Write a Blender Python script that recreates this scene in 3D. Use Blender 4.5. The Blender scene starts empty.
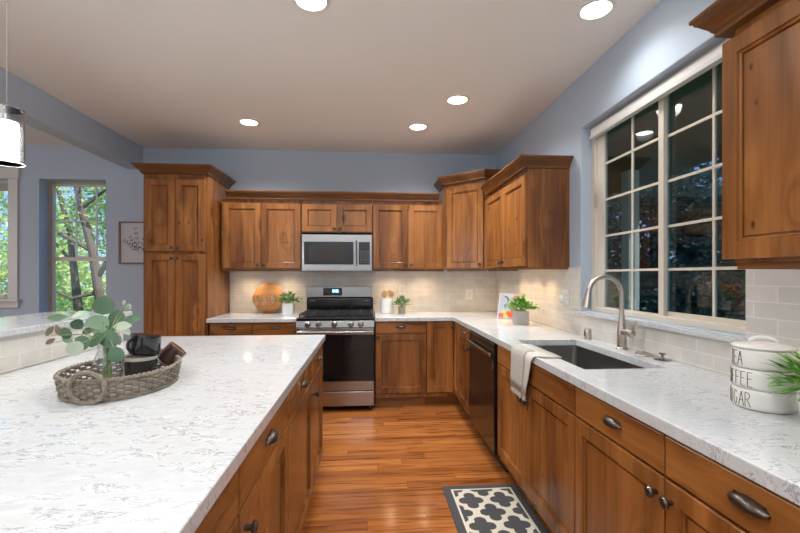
import bpy, bmesh, math, random
from mathutils import Vector, Matrix, noise
random.seed(7)
R = math.radians
SC = bpy.context.scene
COL = SC.collection
PI = math.pi

# ---------------------------------------------------------------- camera, sky, light, exposure
cam_d = bpy.data.cameras.new('camera'); cam = bpy.data.objects.new('camera', cam_d); COL.objects.link(cam)
cam.location = (0, 0, 1.33)
cam.rotation_euler = (R(90), 0, -math.atan(31/413.0))
cam_d.sensor_fit = 'HORIZONTAL'; cam_d.sensor_width = 36.0; cam_d.lens = 413/800*36
cam_d.shift_y = (275.5-266.5)/800
cam_d.clip_start = 0.05; cam_d.clip_end = 200
SC.camera = cam
SC.view_settings.view_transform = 'Standard'
SC.view_settings.look = 'None'
SC.view_settings.exposure = 0.52
SC.view_settings.gamma = 1.0
SC.view_settings.use_curve_mapping = False

world = bpy.data.worlds.new('world'); SC.world = world; world.use_nodes = True
wn = world.node_tree.nodes; wl = world.node_tree.links
bg = wn['Background']
tc = wn.new('ShaderNodeTexCoord'); sep = wn.new('ShaderNodeSeparateXYZ'); ramp = wn.new('ShaderNodeValToRGB')
wl.new(tc.outputs['Generated'], sep.inputs[0]); wl.new(sep.outputs['Z'], ramp.inputs[0])
ramp.color_ramp.elements[0].position = 0.0; ramp.color_ramp.elements[0].color = (0.38, 0.60, 1.0, 1)
ramp.color_ramp.elements[1].position = 0.55; ramp.color_ramp.elements[1].color = (0.12, 0.32, 0.85, 1)
wl.new(ramp.outputs[0], bg.inputs['Color']); bg.inputs['Strength'].default_value = 1.0

def add_light(name, typ, loc, rot, energy, color=(1, 1, 1), size=0.1, sizey=None, spot=None, parent=None, shape=None):
    d = bpy.data.lights.new(name, typ); o = bpy.data.objects.new(name, d); COL.objects.link(o)
    o.location = loc; o.rotation_euler = rot; d.energy = energy; d.color = color
    if typ == 'AREA':
        d.size = size
        if shape: d.shape = shape
        if sizey: d.shape = 'RECTANGLE'; d.size_y = sizey
    elif typ == 'SPOT':
        d.spot_size = spot or R(120); d.spot_blend = 1.0; d.shadow_soft_size = size
    elif typ == 'POINT': d.shadow_soft_size = size
    if parent: o.parent = parent
    return o
add_light('sun', 'SUN', (0, 0, 30), (R(42), 0, R(62)), 5.5, (1, .95, .86)).data.angle = R(1)
# unseen soft fill added at the rear and left walls; neither has a window
add_light('rear_fill', 'AREA', (-1.2, -2.93, 1.35), (R(90), 0, 0), 12, (.93, .96, 1), 4.6, 2.2)
# added fill aimed at the ceiling behind the camera, standing in for a flash
add_light('bounce_fill', 'AREA', (-.6, -1.3, 1.75), (R(180), 0, 0), 74, (.94, .98, 1), 1.6, 1.2)
add_light('nook_fill', 'AREA', (-5.9, 1.2, 1.7), (0, R(-90), 0), 30, (.93, .96, 1), 1.3, 3.6)  # side fill added in front of the windowless left wall
CAN_W = 19.0
CAN_C = (.98, .975, .96)

# ---------------------------------------------------------------- materials
def newmat(name):
    m = bpy.data.materials.new(name); m.use_nodes = True
    nt = m.node_tree; return m, nt, nt.nodes, nt.links, nt.nodes['Principled BSDF']
def setp(b, color=None, rough=None, metal=None, spec=None, coat=None):
    if color is not None: b.inputs['Base Color'].default_value = (*color, 1)
    if rough is not None: b.inputs['Roughness'].default_value = rough
    if metal is not None: b.inputs['Metallic'].default_value = metal
    if spec is not None: b.inputs['Specular IOR Level'].default_value = spec
    if coat is not None: b.inputs['Coat Weight'].default_value = coat; b.inputs['Coat Roughness'].default_value = .15
def plain(name, color, rough=.5, metal=0, spec=.5, coat=None, bump=0, bscale=200, vary=0, vscale=20):
    m, nt, n, l, b = newmat(name); setp(b, color, rough, metal, spec, coat)
    if vary:
        t = n.new('ShaderNodeTexCoord'); no = n.new('ShaderNodeTexNoise'); no.inputs['Scale'].default_value = vscale
        mx = n.new('ShaderNodeMix'); mx.data_type = 'RGBA'
        mx.inputs[6].default_value = (*[c*(1-vary) for c in color], 1); mx.inputs[7].default_value = (*[min(1, c*(1+vary)) for c in color], 1)
        l.new(t.outputs['Object'], no.inputs['Vector']); l.new(no.outputs['Fac'], mx.inputs[0]); l.new(mx.outputs[2], b.inputs['Base Color'])
    if bump:
        t = n.new('ShaderNodeTexCoord'); no = n.new('ShaderNodeTexNoise'); no.inputs['Scale'].default_value = bscale
        bp = n.new('ShaderNodeBump'); bp.inputs['Strength'].default_value = bump; bp.inputs['Distance'].default_value = .002
        l.new(t.outputs['Object'], no.inputs['Vector']); l.new(no.outputs['Fac'], bp.inputs['Height']); l.new(bp.outputs[0], b.inputs['Normal'])
    return m
def emis(name, color, strength):
    m, nt, n, l, b = newmat(name); setp(b, color, .4)
    b.inputs['Emission Color'].default_value = (*color, 1); b.inputs['Emission Strength'].default_value = strength
    return m
def mathn(n, l, op, a, b=None, c=None):
    x = n.new('ShaderNodeMath'); x.operation = op
    for i, v in enumerate((a, b, c)):
        if v is None: continue
        if isinstance(v, (int, float)): x.inputs[i].default_value = v
        else: l.new(v, x.inputs[i])
    return x.outputs[0]
def rampn(n, l, fac, stops, mode='LINEAR'):
    r = n.new('ShaderNodeValToRGB'); r.color_ramp.interpolation = mode
    e = r.color_ramp.elements
    while len(e) < len(stops): e.new(.5)
    for i, (p, c) in enumerate(stops):
        e[i].position = p; e[i].color = (*c, 1) if len(c) == 3 else c
    l.new(fac, r.inputs[0]); return r.outputs[0]
def mixc(n, l, fac, a, b, mode='MIX'):
    x = n.new('ShaderNodeMix'); x.data_type = 'RGBA'; x.blend_type = mode
    for i, v in ((0, fac), (6, a), (7, b)):
        if isinstance(v, (int, float)): x.inputs[i].default_value = v
        elif isinstance(v, tuple): x.inputs[i].default_value = (*v, 1)
        else: l.new(v, x.inputs[i])
    return x.outputs[2]

def wood(name, axis, lo, hi, rough=.26, knots=True):
    """stained knotty alder, grain along the given local axis"""
    m, nt, n, l, b = newmat(name)
    t = n.new('ShaderNodeTexCoord'); oi = n.new('ShaderNodeObjectInfo')
    off = n.new('ShaderNodeVectorMath'); off.operation = 'SCALE'; off.inputs[0].default_value = (7.3, 9.1, 5.7); l.new(oi.outputs['Random'], off.inputs['Scale'])
    add = n.new('ShaderNodeVectorMath'); add.operation = 'ADD'; l.new(t.outputs['Object'], add.inputs[0]); l.new(off.outputs[0], add.inputs[1])
    P = add.outputs[0]
    g = [8, 8, 8]; g['xyz'.index(axis)] = 1.0
    f = [60, 60, 60]; f['xyz'.index(axis)] = 2.5
    k = [4.6, 4.6, 4.6]; k['xyz'.index(axis)] = 2.6
    def mp(scale):
        x = n.new('ShaderNodeVectorMath'); x.operation = 'MULTIPLY'; l.new(P, x.inputs[0]); x.inputs[1].default_value = scale; return x.outputs[0]
    kv = n.new('ShaderNodeTexVoronoi'); kv.inputs['Scale'].default_value = 1; l.new(mp(k), kv.inputs['Vector'])
    kd = kv.outputs['Distance']
    pull = mathn(n, l, 'MULTIPLY', mathn(n, l, 'POWER', mathn(n, l, 'SUBTRACT', 1.0, mathn(n, l, 'MINIMUM', kd, 1.0)), 5), 1.3)
    gn = n.new('ShaderNodeTexNoise'); gn.inputs['Scale'].default_value = 1; gn.inputs['Detail'].default_value = 4; gn.inputs['Distortion'].default_value = .6
    gv = n.new('ShaderNodeVectorMath'); gv.operation = 'ADD'; l.new(mp(g), gv.inputs[0])
    cb = n.new('ShaderNodeCombineXYZ'); l.new(pull, cb.inputs[0]); l.new(pull, cb.inputs[1]); l.new(pull, cb.inputs[2]); l.new(cb.outputs[0], gv.inputs[1])
    l.new(gv.outputs[0], gn.inputs['Vector'])
    fn = n.new('ShaderNodeTexNoise'); fn.inputs['Scale'].default_value = 1; fn.inputs['Detail'].default_value = 3; l.new(mp(f), fn.inputs['Vector'])
    mixf = mathn(n, l, 'ADD', mathn(n, l, 'MULTIPLY', gn.outputs['Fac'], .78), mathn(n, l, 'MULTIPLY', fn.outputs['Fac'], .22))
    c = rampn(n, l, mixf, [(.32, lo), (.68, hi)])
    if knots:
        sel = n.new('ShaderNodeSeparateColor'); l.new(kv.outputs['Color'], sel.inputs[0])
        en = mathn(n, l, 'GREATER_THAN', sel.outputs[0], .5)
        kn = rampn(n, l, kd, [(.05, (1, 1, 1)), (.13, (.35, .35, .35)), (.24, (0, 0, 0))])
        kf = mathn(n, l, 'MULTIPLY', mathn(n, l, 'MULTIPLY', kn, en), .85)
        c = mixc(n, l, kf, c, tuple(x*.28 for x in lo))
    if knots:
        k2 = n.new('ShaderNodeTexVoronoi'); k2.inputs['Scale'].default_value = 1; kk2 = [13, 13, 13]; kk2['xyz'.index(axis)] = 7.0; l.new(mp(kk2), k2.inputs['Vector'])
        s2 = n.new('ShaderNodeSeparateColor'); l.new(k2.outputs['Color'], s2.inputs[0])
        e2 = mathn(n, l, 'GREATER_THAN', s2.outputs[1], .80)
        kf2 = mathn(n, l, 'MULTIPLY', mathn(n, l, 'MULTIPLY', rampn(n, l, k2.outputs['Distance'], [(.06, (1, 1, 1)), (.13, (0, 0, 0))]), e2), .8)
        c = mixc(n, l, kf2, c, tuple(x*.25 for x in lo))
    # slight board-to-board tone
    tone = mathn(n, l, 'ADD', mathn(n, l, 'MULTIPLY', oi.outputs['Random'], .22), .89)
    hs = n.new('ShaderNodeHueSaturation'); l.new(tone, hs.inputs['Value']); l.new(c, hs.inputs['Color'])
    l.new(hs.outputs[0], b.inputs['Base Color'])
    setp(b, rough=rough, spec=.45)
    return m
LO = (.115, .036, .008); HI = (.37, .148, .038)
M = {}
for ax in 'xyz': M['wood_'+ax] = wood('stained_alder_'+ax, ax, LO, HI)
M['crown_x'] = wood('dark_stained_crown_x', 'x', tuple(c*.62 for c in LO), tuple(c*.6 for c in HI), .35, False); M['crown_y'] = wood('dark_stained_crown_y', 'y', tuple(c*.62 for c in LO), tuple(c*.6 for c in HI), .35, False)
M['wood_dark'] = wood('stained_alder_dark', 'x', tuple(c*.55 for c in LO), tuple(c*.55 for c in HI), .45, False)

def quartz():
    m, nt, n, l, b = newmat('white_quartz')
    t = n.new('ShaderNodeTexCoord'); mp = n.new('ShaderNodeMapping'); l.new(t.outputs['Object'], mp.inputs[0])
    mp.inputs['Rotation'].default_value = (0, 0, R(35)); mp.inputs['Scale'].default_value = (1, 2.1, 1)
    a = n.new('ShaderNodeTexNoise'); a.inputs['Scale'].default_value = 15; a.inputs['Detail'].default_value = 7; a.inputs['Roughness'].default_value = .72; a.inputs['Distortion'].default_value = 1.3
    l.new(mp.outputs[0], a.inputs['Vector'])
    v = mathn(n, l, 'ABSOLUTE', mathn(n, l, 'SUBTRACT', a.outputs['Fac'], .5))
    line = rampn(n, l, v, [(0.0, (1, 1, 1)), (.012, (.7, .7, .7)), (.026, (0, 0, 0))])
    mk = n.new('ShaderNodeTexNoise'); mk.inputs['Scale'].default_value = 16; mk.inputs['Detail'].default_value = 3; l.new(mp.outputs[0], mk.inputs['Vector'])
    mask = rampn(n, l, mk.outputs['Fac'], [(.47, (0, 0, 0)), (.56, (1, 1, 1))])
    cl = n.new('ShaderNodeTexNoise'); cl.inputs['Scale'].default_value = 3.2; cl.inputs['Detail'].default_value = 4; l.new(t.outputs['Object'], cl.inputs['Vector'])
    m2 = rampn(n, l, cl.outputs['Fac'], [(.36, (.3, .3, .3)), (.55, (1, 1, 1))])
    fac = mathn(n, l, 'MULTIPLY', mathn(n, l, 'MULTIPLY', line, mask), m2)
    cloud = rampn(n, l, mk.outputs['Fac'], [(.3, (.53, .55, .565)), (.6, (.61, .63, .645))])
    c = mixc(n, l, mathn(n, l, 'MULTIPLY', fac, .9), cloud, (.15, .16, .18))
    l.new(c, b.inputs['Base Color']); setp(b, rough=.09, spec=.5)
    return m
M['quartz'] = quartz()

def floor_mat():
    m, nt, n, l, b = newmat('oak_strip_floor')
    t = n.new('ShaderNodeTexCoord'); s = n.new('ShaderNodeSeparateXYZ'); l.new(t.outputs['Object'], s.inputs[0])
    x, y = s.outputs[0], s.outputs[1]
    W = .083; L = 1.15
    ry = mathn(n, l, 'DIVIDE', y, W); row = mathn(n, l, 'FLOOR', ry)
    w1 = n.new('ShaderNodeTexWhiteNoise'); w1.noise_dimensions = '1D'; l.new(row, w1.inputs['W'])
    xx = mathn(n, l, 'ADD', mathn(n, l, 'DIVIDE', x, L), mathn(n, l, 'MULTIPLY', w1.outputs['Value'], 7.0))
    col = mathn(n, l, 'FLOOR', xx)
    cb = n.new('ShaderNodeCombineXYZ'); l.new(row, cb.inputs[0]); l.new(col, cb.inputs[1])
    w2 = n.new('ShaderNodeTexWhiteNoise'); w2.noise_dimensions = '3D'; l.new(cb.outputs[0], w2.inputs['Vector'])
    base = rampn(n, l, w2.outputs['Value'], [(0, (.27, .085, .022)), (.4, (.36, .125, .032)), (.75, (.41, .145, .036)), (1, (.46, .175, .046))])
    # streaky grain
    cv = n.new('ShaderNodeCombineXYZ'); l.new(mathn(n, l, 'ADD', mathn(n, l, 'MULTIPLY', x, 2.2), mathn(n, l, 'MULTIPLY', w2.outputs['Value'], 40)), cv.inputs[0])
    l.new(mathn(n, l, 'MULTIPLY', y, 34), cv.inputs[1])
    g = n.new('ShaderNodeTexNoise'); g.inputs['Scale'].default_value = 1; g.inputs['Detail'].default_value = 5; g.inputs['Distortion'].default_value = .9; l.new(cv.outputs[0], g.inputs['Vector'])
    gr = rampn(n, l, g.outputs['Fac'], [(.33, (.42, .36, .33)), (.5, (.95, .95, .95)), (.7, (1.1, 1.08, 1.02))])
    c = mixc(n, l, 1.0, base, gr, 'MULTIPLY')
    fy = mathn(n, l, 'FRACT', ry); fx = mathn(n, l, 'FRACT', xx)
    gy = mathn(n, l, 'LESS_THAN', fy, .022); gx = mathn(n, l, 'LESS_THAN', fx, .0022)
    gap = mathn(n, l, 'MAXIMUM', gy, gx)
    c = mixc(n, l, mathn(n, l, 'MULTIPLY', gap, .7), c, (.08, .03, .012))
    l.new(c, b.inputs['Base Color'])
    l.new(rampn(n, l, g.outputs['Fac'], [(.3, (.2, .2, .2)), (.7, (.11, .11, .11))]), b.inputs['Roughness'])
    bp = n.new('ShaderNodeBump'); bp.inputs['Strength'].default_value = .25; bp.inputs['Distance'].default_value = .001
    l.new(mathn(n, l, 'SUBTRACT', 1.0, gap), bp.inputs['Height']); l.new(bp.outputs[0], b.inputs['Normal'])
    setp(b, spec=.5); return m
M['floor'] = floor_mat()

def tile_mat(name, a, bz):
    m, nt, n, l, b = newmat(name)
    t = n.new('ShaderNodeTexCoord'); s = n.new('ShaderNodeSeparateXYZ'); l.new(t.outputs['Object'], s.inputs[0])
    cb = n.new('ShaderNodeCombineXYZ'); l.new(s.outputs[a], cb.inputs[0]); l.new(mathn(n, l, 'ADD', s.outputs[2], bz), cb.inputs[1])
    br = n.new('ShaderNodeTexBrick'); l.new(cb.outputs[0], br.inputs['Vector'])
    br.inputs['Scale'].default_value = 1; br.inputs['Brick Width'].default_value = .187; br.inputs['Row Height'].default_value = .0615
    br.inputs['Mortar Size'].default_value = .0022; br.inputs['Mortar Smooth'].default_value = .1; br.inputs['Bias'].default_value = 0
    br.inputs['Color1'].default_value = (.60, .575, .53, 1); br.inputs['Color2'].default_value = (.66, .635, .59, 1); br.inputs['Mortar'].default_value = (.74, .72, .68, 1)
    no = n.new('ShaderNodeTexNoise'); no.inputs['Scale'].default_value = 9; l.new(t.outputs['Object'], no.inputs['Vector'])
    c = mixc(n, l, 1.0, br.outputs['Color'], rampn(n, l, no.outputs['Fac'], [(.3, (.93, .93, .93)), (.7, (1.05, 1.05, 1.05))]), 'MULTIPLY')
    l.new(c, b.inputs['Base Color']); setp(b, rough=.22)
    bp = n.new('ShaderNodeBump'); bp.inputs['Strength'].default_value = .5; bp.inputs['Distance'].default_value = .0012
    l.new(mathn(n, l, 'SUBTRACT', 1.0, br.outputs['Fac']), bp.inputs['Height']); l.new(bp.outputs[0], b.inputs['Normal'])
    return m
M['tile_x'] = tile_mat('greige_subway_tile_x', 0, .0); M['tile_y'] = tile_mat('greige_subway_tile_y', 1, .0)

M['wall'] = plain('blue_grey_paint', (.43, .505, .60), .6, bump=.25, bscale=140)
M['ceiling'] = plain('warm_grey_ceiling_paint', (.80, .785, .75), .8, bump=.3, bscale=90)
M['trim'] = plain('white_trim_paint', (.66, .66, .64), .35)
M['vinyl'] = plain('almond_vinyl_frame', (.62, .56, .47), .35)
M['tan_frame'] = plain('tan_window_frame', (.38, .35, .30), .4)
M['steel'] = plain('brushed_stainless', (.35, .34, .33), .24, 1.0)
M['steel_dark'] = plain('sink_stainless', (.34, .335, .32), .33, 1.0)
M['black_steel'] = plain('black_stainless', (.045, .038, .034), .16, .75)
M['black_gloss'] = plain('black_enamel', (.008, .008, .009), .09)
M['black_glass'] = plain('black_oven_glass', (.006, .006, .007), .05)
M['iron'] = plain('cast_iron', (.015, .015, .016), .5)
M['bronze'] = plain('oil_rubbed_bronze', (.11, .09, .075), .28, .9)
M['nickel'] = plain('brushed_nickel', (.56, .50, .44), .3, 1.0)
M['white_ceramic'] = plain('white_ceramic', (.74, .73, .70), .2, coat=.3)
M['cream_ceramic'] = plain('cream_glazed_ceramic', (.72, .70, .66), .18, coat=.4)
M['ink'] = plain('black_lettering', (.015, .014, .013), .5)
M['black_ceramic'] = plain('black_glazed_ceramic', (.012, .013, .014), .08, coat=.6)
M['brown_ceramic'] = plain('dark_brown_ceramic', (.06, .028, .022), .12, coat=.5)
M['mug_inside'] = plain('pale_mug_glaze', (.5, .47, .42), .25)
M['white'] = plain('white_plastic', (.72, .71, .68), .35)
M['grey_pot'] = plain('grey_stone_pot', (.42, .41, .39), .6, vary=.1, vscale=60)
M['white_pot'] = plain('white_pot', (.70, .71, .73), .45)
M['tin_pot'] = plain('galvanised_pot', (.33, .29, .24), .5, .3, vary=.35, vscale=80)
M['soil'] = plain('potting_soil', (.03, .02, .013), .9)
M['leaf_bright'] = plain('bright_green_leaf', (.13, .33, .045), .4, vary=.45, vscale=25)
M['leaf_mid'] = plain('mid_green_leaf', (.07, .2, .05), .45, vary=.45, vscale=30)
M['leaf_euc'] = plain('eucalyptus_leaf', (.13, .225, .135), .5, vary=.3, vscale=9)
M['leaf_euc_dark'] = plain('dark_eucalyptus_leaf', (.05, .115, .06), .45, vary=.3, vscale=20)
M['leaf_euc_pale'] = plain('pale_eucalyptus_leaf', (.42, .50, .38), .55, vary=.15, vscale=20)
M['leaf_rust'] = plain('rust_tinged_leaf', (.16, .13, .08), .5, vary=.4, vscale=40)
M['stem'] = plain('green_stem', (.2, .26, .1), .6)
M['rattan'] = plain('grey_rattan', (.22, .185, .145), .75, vary=.5, vscale=55, bump=.6, bscale=300)
M['bread'] = wood('acacia_board', 'x', (.26, .1, .03), (.62, .32, .12), .4, False)
M['spoon'] = plain('beech_spoon', (.58, .33, .15), .5, vary=.2)
M['towel'] = plain('linen_towel', (.62, .585, .53), .95, bump=1, bscale=500, vary=.12, vscale=120)
M['towel_stripe'] = plain('grey_towel_weave', (.47, .45, .41), .95, bump=1, bscale=500, vary=.25, vscale=200)
M['rug_dark'] = plain('charcoal_rug_pile', (.055, .055, .06), .95, bump=1, bscale=400, vary=.55, vscale=260)
M['rug_light'] = plain('ivory_rug_pile', (.60, .555, .46), .95, bump=1, bscale=400, vary=.15, vscale=200)
M['lens'] = emis('lit_downlight_lens', (1, .93, .82), 9.0)
M['pend_lit'] = emis('lit_pendant_shade', (1, .95, .86), 5.0)
M['puck'] = emis('lit_puck_lens', (1, .8, .55), 6.0)
M['display'] = emis('blue_display_digits', (.25, .55, 1), 5.0)
M['print_paper'] = plain('art_paper', (.56, .57, .60), .6)
M['print_ink'] = plain('art_ink', (.05, .085, .095), .6)
M['pic_frame'] = plain('thin_walnut_frame', (.2, .125, .09), .4)
M['book_cover'] = plain('pale_blue_book_cover', (.36, .43, .55), .25)
M['book_white'] = plain('white_book_edge', (.8, .81, .84), .5)
M['red'] = plain('printed_red', (.6, .11, .05), .35, vary=.5, vscale=40)
M['yellow'] = plain('printed_yellow', (.75, .55, .12), .35)
M['skin'] = plain('printed_tan', (.35, .2, .13), .35)
M['bark'] = plain('tree_bark', (.13, .10, .08), .9, vary=.5, vscale=12, bump=1, bscale=30)
def leafmat(name, c1, c2):
    m, nt, n, l, b = newmat(name)
    g = n.new('ShaderNodeNewGeometry')
    c = rampn(n, l, g.outputs['Random Per Island'], [(0, c1), (1, c2)])
    l.new(c, b.inputs['Base Color']); setp(b, rough=.5)
    tr = n.new('ShaderNodeBsdfTranslucent'); l.new(c, tr.inputs[0]); mx = n.new('ShaderNodeMixShader'); mx.inputs[0].default_value = .45
    l.new(b.outputs[0], mx.inputs[1]); l.new(tr.outputs[0], mx.inputs[2]); l.new(mx.outputs[0], n['Material Output'].inputs[0])
    return m
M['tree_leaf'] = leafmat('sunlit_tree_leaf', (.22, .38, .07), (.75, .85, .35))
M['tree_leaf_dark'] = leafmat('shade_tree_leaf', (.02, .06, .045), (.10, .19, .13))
M['grass'] = plain('lawn', (.1, .2, .05), .9, vary=.4, vscale=3)
M['siding'] = plain('grey_blue_siding', (.13, .17, .2), .7)
M['porch_wood'] = plain('weathered_porch_board', (.1, .085, .07), .7, vary=.35, vscale=4)
M['porch_white'] = plain('porch_white_paint', (.75, .75, .73), .6)
def glassmat(name, tint=(1, 1, 1), refl=1.0):
    m, nt, n, l, b = newmat(name)
    t = n.new('ShaderNodeBsdfTransparent'); t.inputs[0].default_value = (*tint, 1)
    g = n.new('ShaderNodeBsdfGlossy'); g.inputs['Roughness'].default_value = .01
    f = n.new('ShaderNodeLayerWeight'); f.inputs[0].default_value = .5
    fac = mathn(n, l, 'ADD', mathn(n, l, 'MULTIPLY', mathn(n, l, 'POWER', f.outputs['Facing'], 4.0), .8), .045)
    mx = n.new('ShaderNodeMixShader'); l.new(mathn(n, l, 'MINIMUM', mathn(n, l, 'MULTIPLY', fac, refl), 1.0), mx.inputs[0])
    l.new(t.outputs[0], mx.inputs[1]); l.new(g.outputs[0], mx.inputs[2]); l.new(mx.outputs[0], n['Material Output'].inputs[0])
    n.remove(b); return m
M['glass'] = glassmat('window_glass', (.97, .98, .98), .25)
M['glass_tint'] = glassmat('dimming_window_glass', (.58, .64, .66), 1.5)  # dimness of the shaded porch put into the tint, reflections boosted
M['glass_clear'] = glassmat('clear_glassware', (.95, .96, .96), 1.8)
M['screen_dark'] = plain('dark_vent_slot', (.012, .012, .012), .6)

# ---------------------------------------------------------------- mesh builder
class MB:
    def __init__(s): s.v = []; s.f = []; s.mi = []
    def add(s, vs, fs, mi=0):
        k = len(s.v); s.v += [tuple(v) for v in vs]; s.f += [tuple(i+k for i in f) for f in fs]; s.mi += [mi]*len(fs); return s
    def box(s, x0, x1, y0, y1, z0, z1, mi=0):
        vs = [(x, y, z) for x in (x0, x1) for y in (y0, y1) for z in (z0, z1)]
        return s.add(vs, [(0, 1, 3, 2), (4, 6, 7, 5), (0, 4, 5, 1), (2, 3, 7, 6), (0, 2, 6, 4), (1, 5, 7, 3)], mi)
    def lathe(s, prof, c=(0, 0, 0), n=24, axis='z', mi=0, sx=1, sy=1, a0=0):
        vs = []; fs = []
        for i in range(n):
            a = a0+2*PI*i/n; ca, sa = math.cos(a)*sx, math.sin(a)*sy
            for r, h in prof:
                p = (r*ca, r*sa, h)
                if axis == 'x': p = (h, r*ca, r*sa)
                elif axis == 'y': p = (r*sa, h, r*ca)
                vs.append((p[0]+c[0], p[1]+c[1], p[2]+c[2]))
        m = len(prof)
        for i in range(n):
            j = (i+1) % n
            for k in range(m-1): fs.append((i*m+k, j*m+k, j*m+k+1, i*m+k+1))
        if prof[0][0] > 1e-6: fs.append(tuple(i*m for i in range(n))[::-1])
        if prof[-1][0] > 1e-6: fs.append(tuple(i*m+m-1 for i in range(n)))
        return s.add(vs, fs, mi)
    def cyl(s, c, r, h, n=20, axis='z', mi=0, r2=None):
        return s.lathe([(r, 0), (r if r2 is None else r2, h)], c, n, axis, mi)
    def tube(s, pts, r, n=8, closed=False, mi=0, cap=True):
        pts = [Vector(p) for p in pts]; N = len(pts)
        rr = r if isinstance(r, (list, tuple)) else [r]*N
        vs = []; fs = []; up = None
        for i in range(N):
            if closed: t = pts[(i+1) % N]-pts[i-1]
            else: t = pts[min(i+1, N-1)]-pts[max(i-1, 0)]
            if t.length < 1e-9: t = Vector((0, 0, 1))
            t.normalize()
            if up is None: up = Vector((0, 0, 1)) if abs(t.z) < .9 else Vector((1, 0, 0))
            a = up-t*up.dot(t)
            if a.length < 1e-5: a = Vector((1, 0, 0))-t*t.x
            a.normalize(); up = a; b = t.cross(a)
            for k in range(n):
                an = 2*PI*k/n; q = pts[i]+(a*math.cos(an)+b*math.sin(an))*rr[i]; vs.append(tuple(q))
        for i in range(N if closed else N-1):
            j = (i+1) % N
            for k in range(n):
                k2 = (k+1) % n; fs.append((i*n+k, j*n+k, j*n+k2, i*n+k2))
        if not closed and cap: fs.append(tuple(range(n))); fs.append(tuple((N-1)*n+k for k in range(n))[::-1])
        return s.add(vs, fs, mi)
    def sphere(s, c, r, n=14, m=8, sz=1, mi=0, sx=1, sy=1):
        prof = [(max(0, r*math.sin(PI*k/m)), -r*sz*math.cos(PI*k/m)) for k in range(m+1)]
        prof[0] = (0, prof[0][1]); prof[-1] = (0, prof[-1][1])
        return s.lathe(prof, c, n, 'z', mi, sx, sy)
    def sweep(s, path, prof, mi=0, closed=False):
        """mitred sweep of a closed (out, z) profile along a plan polyline; out is to the right of travel"""
        N = len(path); P = [Vector(p) for p in path]; vs = []; fs = []; m = len(prof)
        for i in range(N):
            d0 = (P[i]-P[i-1]).normalized() if (i > 0 or closed) else None
            d1 = (P[(i+1) % N]-P[i]).normalized() if (i < N-1 or closed) else None
            if d0 is None: d0 = d1
            if d1 is None: d1 = d0
            n0 = Vector((d0.y, -d0.x)); n1 = Vector((d1.y, -d1.x)); b = n0+n1; b = b/(b.dot(n0) if abs(b.dot(n0)) > 1e-6 else 1)
            for o, z in prof: vs.append((P[i].x+b.x*o, P[i].y+b.y*o, z))
        for i in range(N if closed else N-1):
            j = (i+1) % N
            for k in range(m): k2 = (k+1) % m; fs.append((i*m+k, i*m+k2, j*m+k2, j*m+k))
        if not closed: fs.append(tuple(range(m))[::-1]); fs.append(tuple((N-1)*m+k for k in range(m)))
        return s.add(vs, fs, mi)
    def slab(s, us, vs_, mask, t0, t1, axis='z', mi=0):
        """manifold slab on a rectangular grid; mask(i,j) says filled"""
        nu, nv = len(us)-1, len(vs_)-1; vid = {}; V = []; F = []
        def pt(i, j, k):
            if (i, j, k) not in vid:
                u, v, t = us[i], vs_[j], (t0, t1)[k]
                p = {'z': (u, v, t), 'y': (u, t, v), 'x': (t, u, v)}[axis]
                vid[(i, j, k)] = len(V); V.append(p)
            return vid[(i, j, k)]
        fill = lambda i, j: 0 <= i < nu and 0 <= j < nv and mask(i, j)
        for i in range(nu):
            for j in range(nv):
                if not fill(i, j): continue
                F.append((pt(i, j, 1), pt(i+1, j, 1), pt(i+1, j+1, 1), pt(i, j+1, 1)))
                F.append((pt(i, j, 0), pt(i, j+1, 0), pt(i+1, j+1, 0), pt(i+1, j, 0)))
                if not fill(i-1, j): F.append((pt(i, j, 0), pt(i, j, 1), pt(i, j+1, 1), pt(i, j+1, 0)))
                if not fill(i+1, j): F.append((pt(i+1, j, 0), pt(i+1, j+1, 0), pt(i+1, j+1, 1), pt(i+1, j, 1)))
                if not fill(i, j-1): F.append((pt(i, j, 0), pt(i+1, j, 0), pt(i+1, j, 1), pt(i, j, 1)))
                if not fill(i, j+1): F.append((pt(i, j+1, 0), pt(i, j+1, 1), pt(i+1, j+1, 1), pt(i+1, j+1, 0)))
        return s.add(V, F, mi)
    def xf(s, mat, start=0):
        for i in range(start, len(s.v)): s.v[i] = tuple(mat @ Vector(s.v[i]))
        return s
    def build(s, name, mat, parent=None, loc=None, bevel=0, smooth=False, seg=2, mats=None, ang=35, world=False):
        """loc: make it a top-level mesh with its origin there (vertices given in world space)"""
        off = Vector((0, 0, 0))
        if loc is not None: off = Vector(loc)
        elif world and parent is not None:
            q = parent
            while q is not None: off += q.location; q = q.parent
        me = bpy.data.meshes.new(name)
        me.from_pydata([(v[0]-off.x, v[1]-off.y, v[2]-off.z) for v in s.v], [], s.f)
        for m_ in (mats or [mat]): me.materials.append(m_)
        me.polygons.foreach_set('material_index', s.mi)
        me.update()
        bm = bmesh.new(); bm.from_mesh(me); bmesh.ops.recalc_face_normals(bm, faces=bm.faces); bm.to_mesh(me); bm.free()
        if smooth:
            me.polygons.foreach_set('use_smooth', [True]*len(me.polygons))
            me.set_sharp_from_angle(angle=R(ang))
        o = bpy.data.objects.new(name, me); COL.objects.link(o)
        if loc is not None: o.location = loc
        if parent is not None: o.parent = parent
        if bevel:
            b = o.modifiers.new('bevel', 'BEVEL'); b.width = bevel; b.segments = seg; b.limit_method = 'ANGLE'; b.angle_limit = R(40)
        return o
def tag(o, label=None, cat=None, group=None, kind=None):
    if label: o['label'] = label
    if cat: o['category'] = cat
    if group: o['group'] = group
    if kind: o['kind'] = kind
    return o
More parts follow.
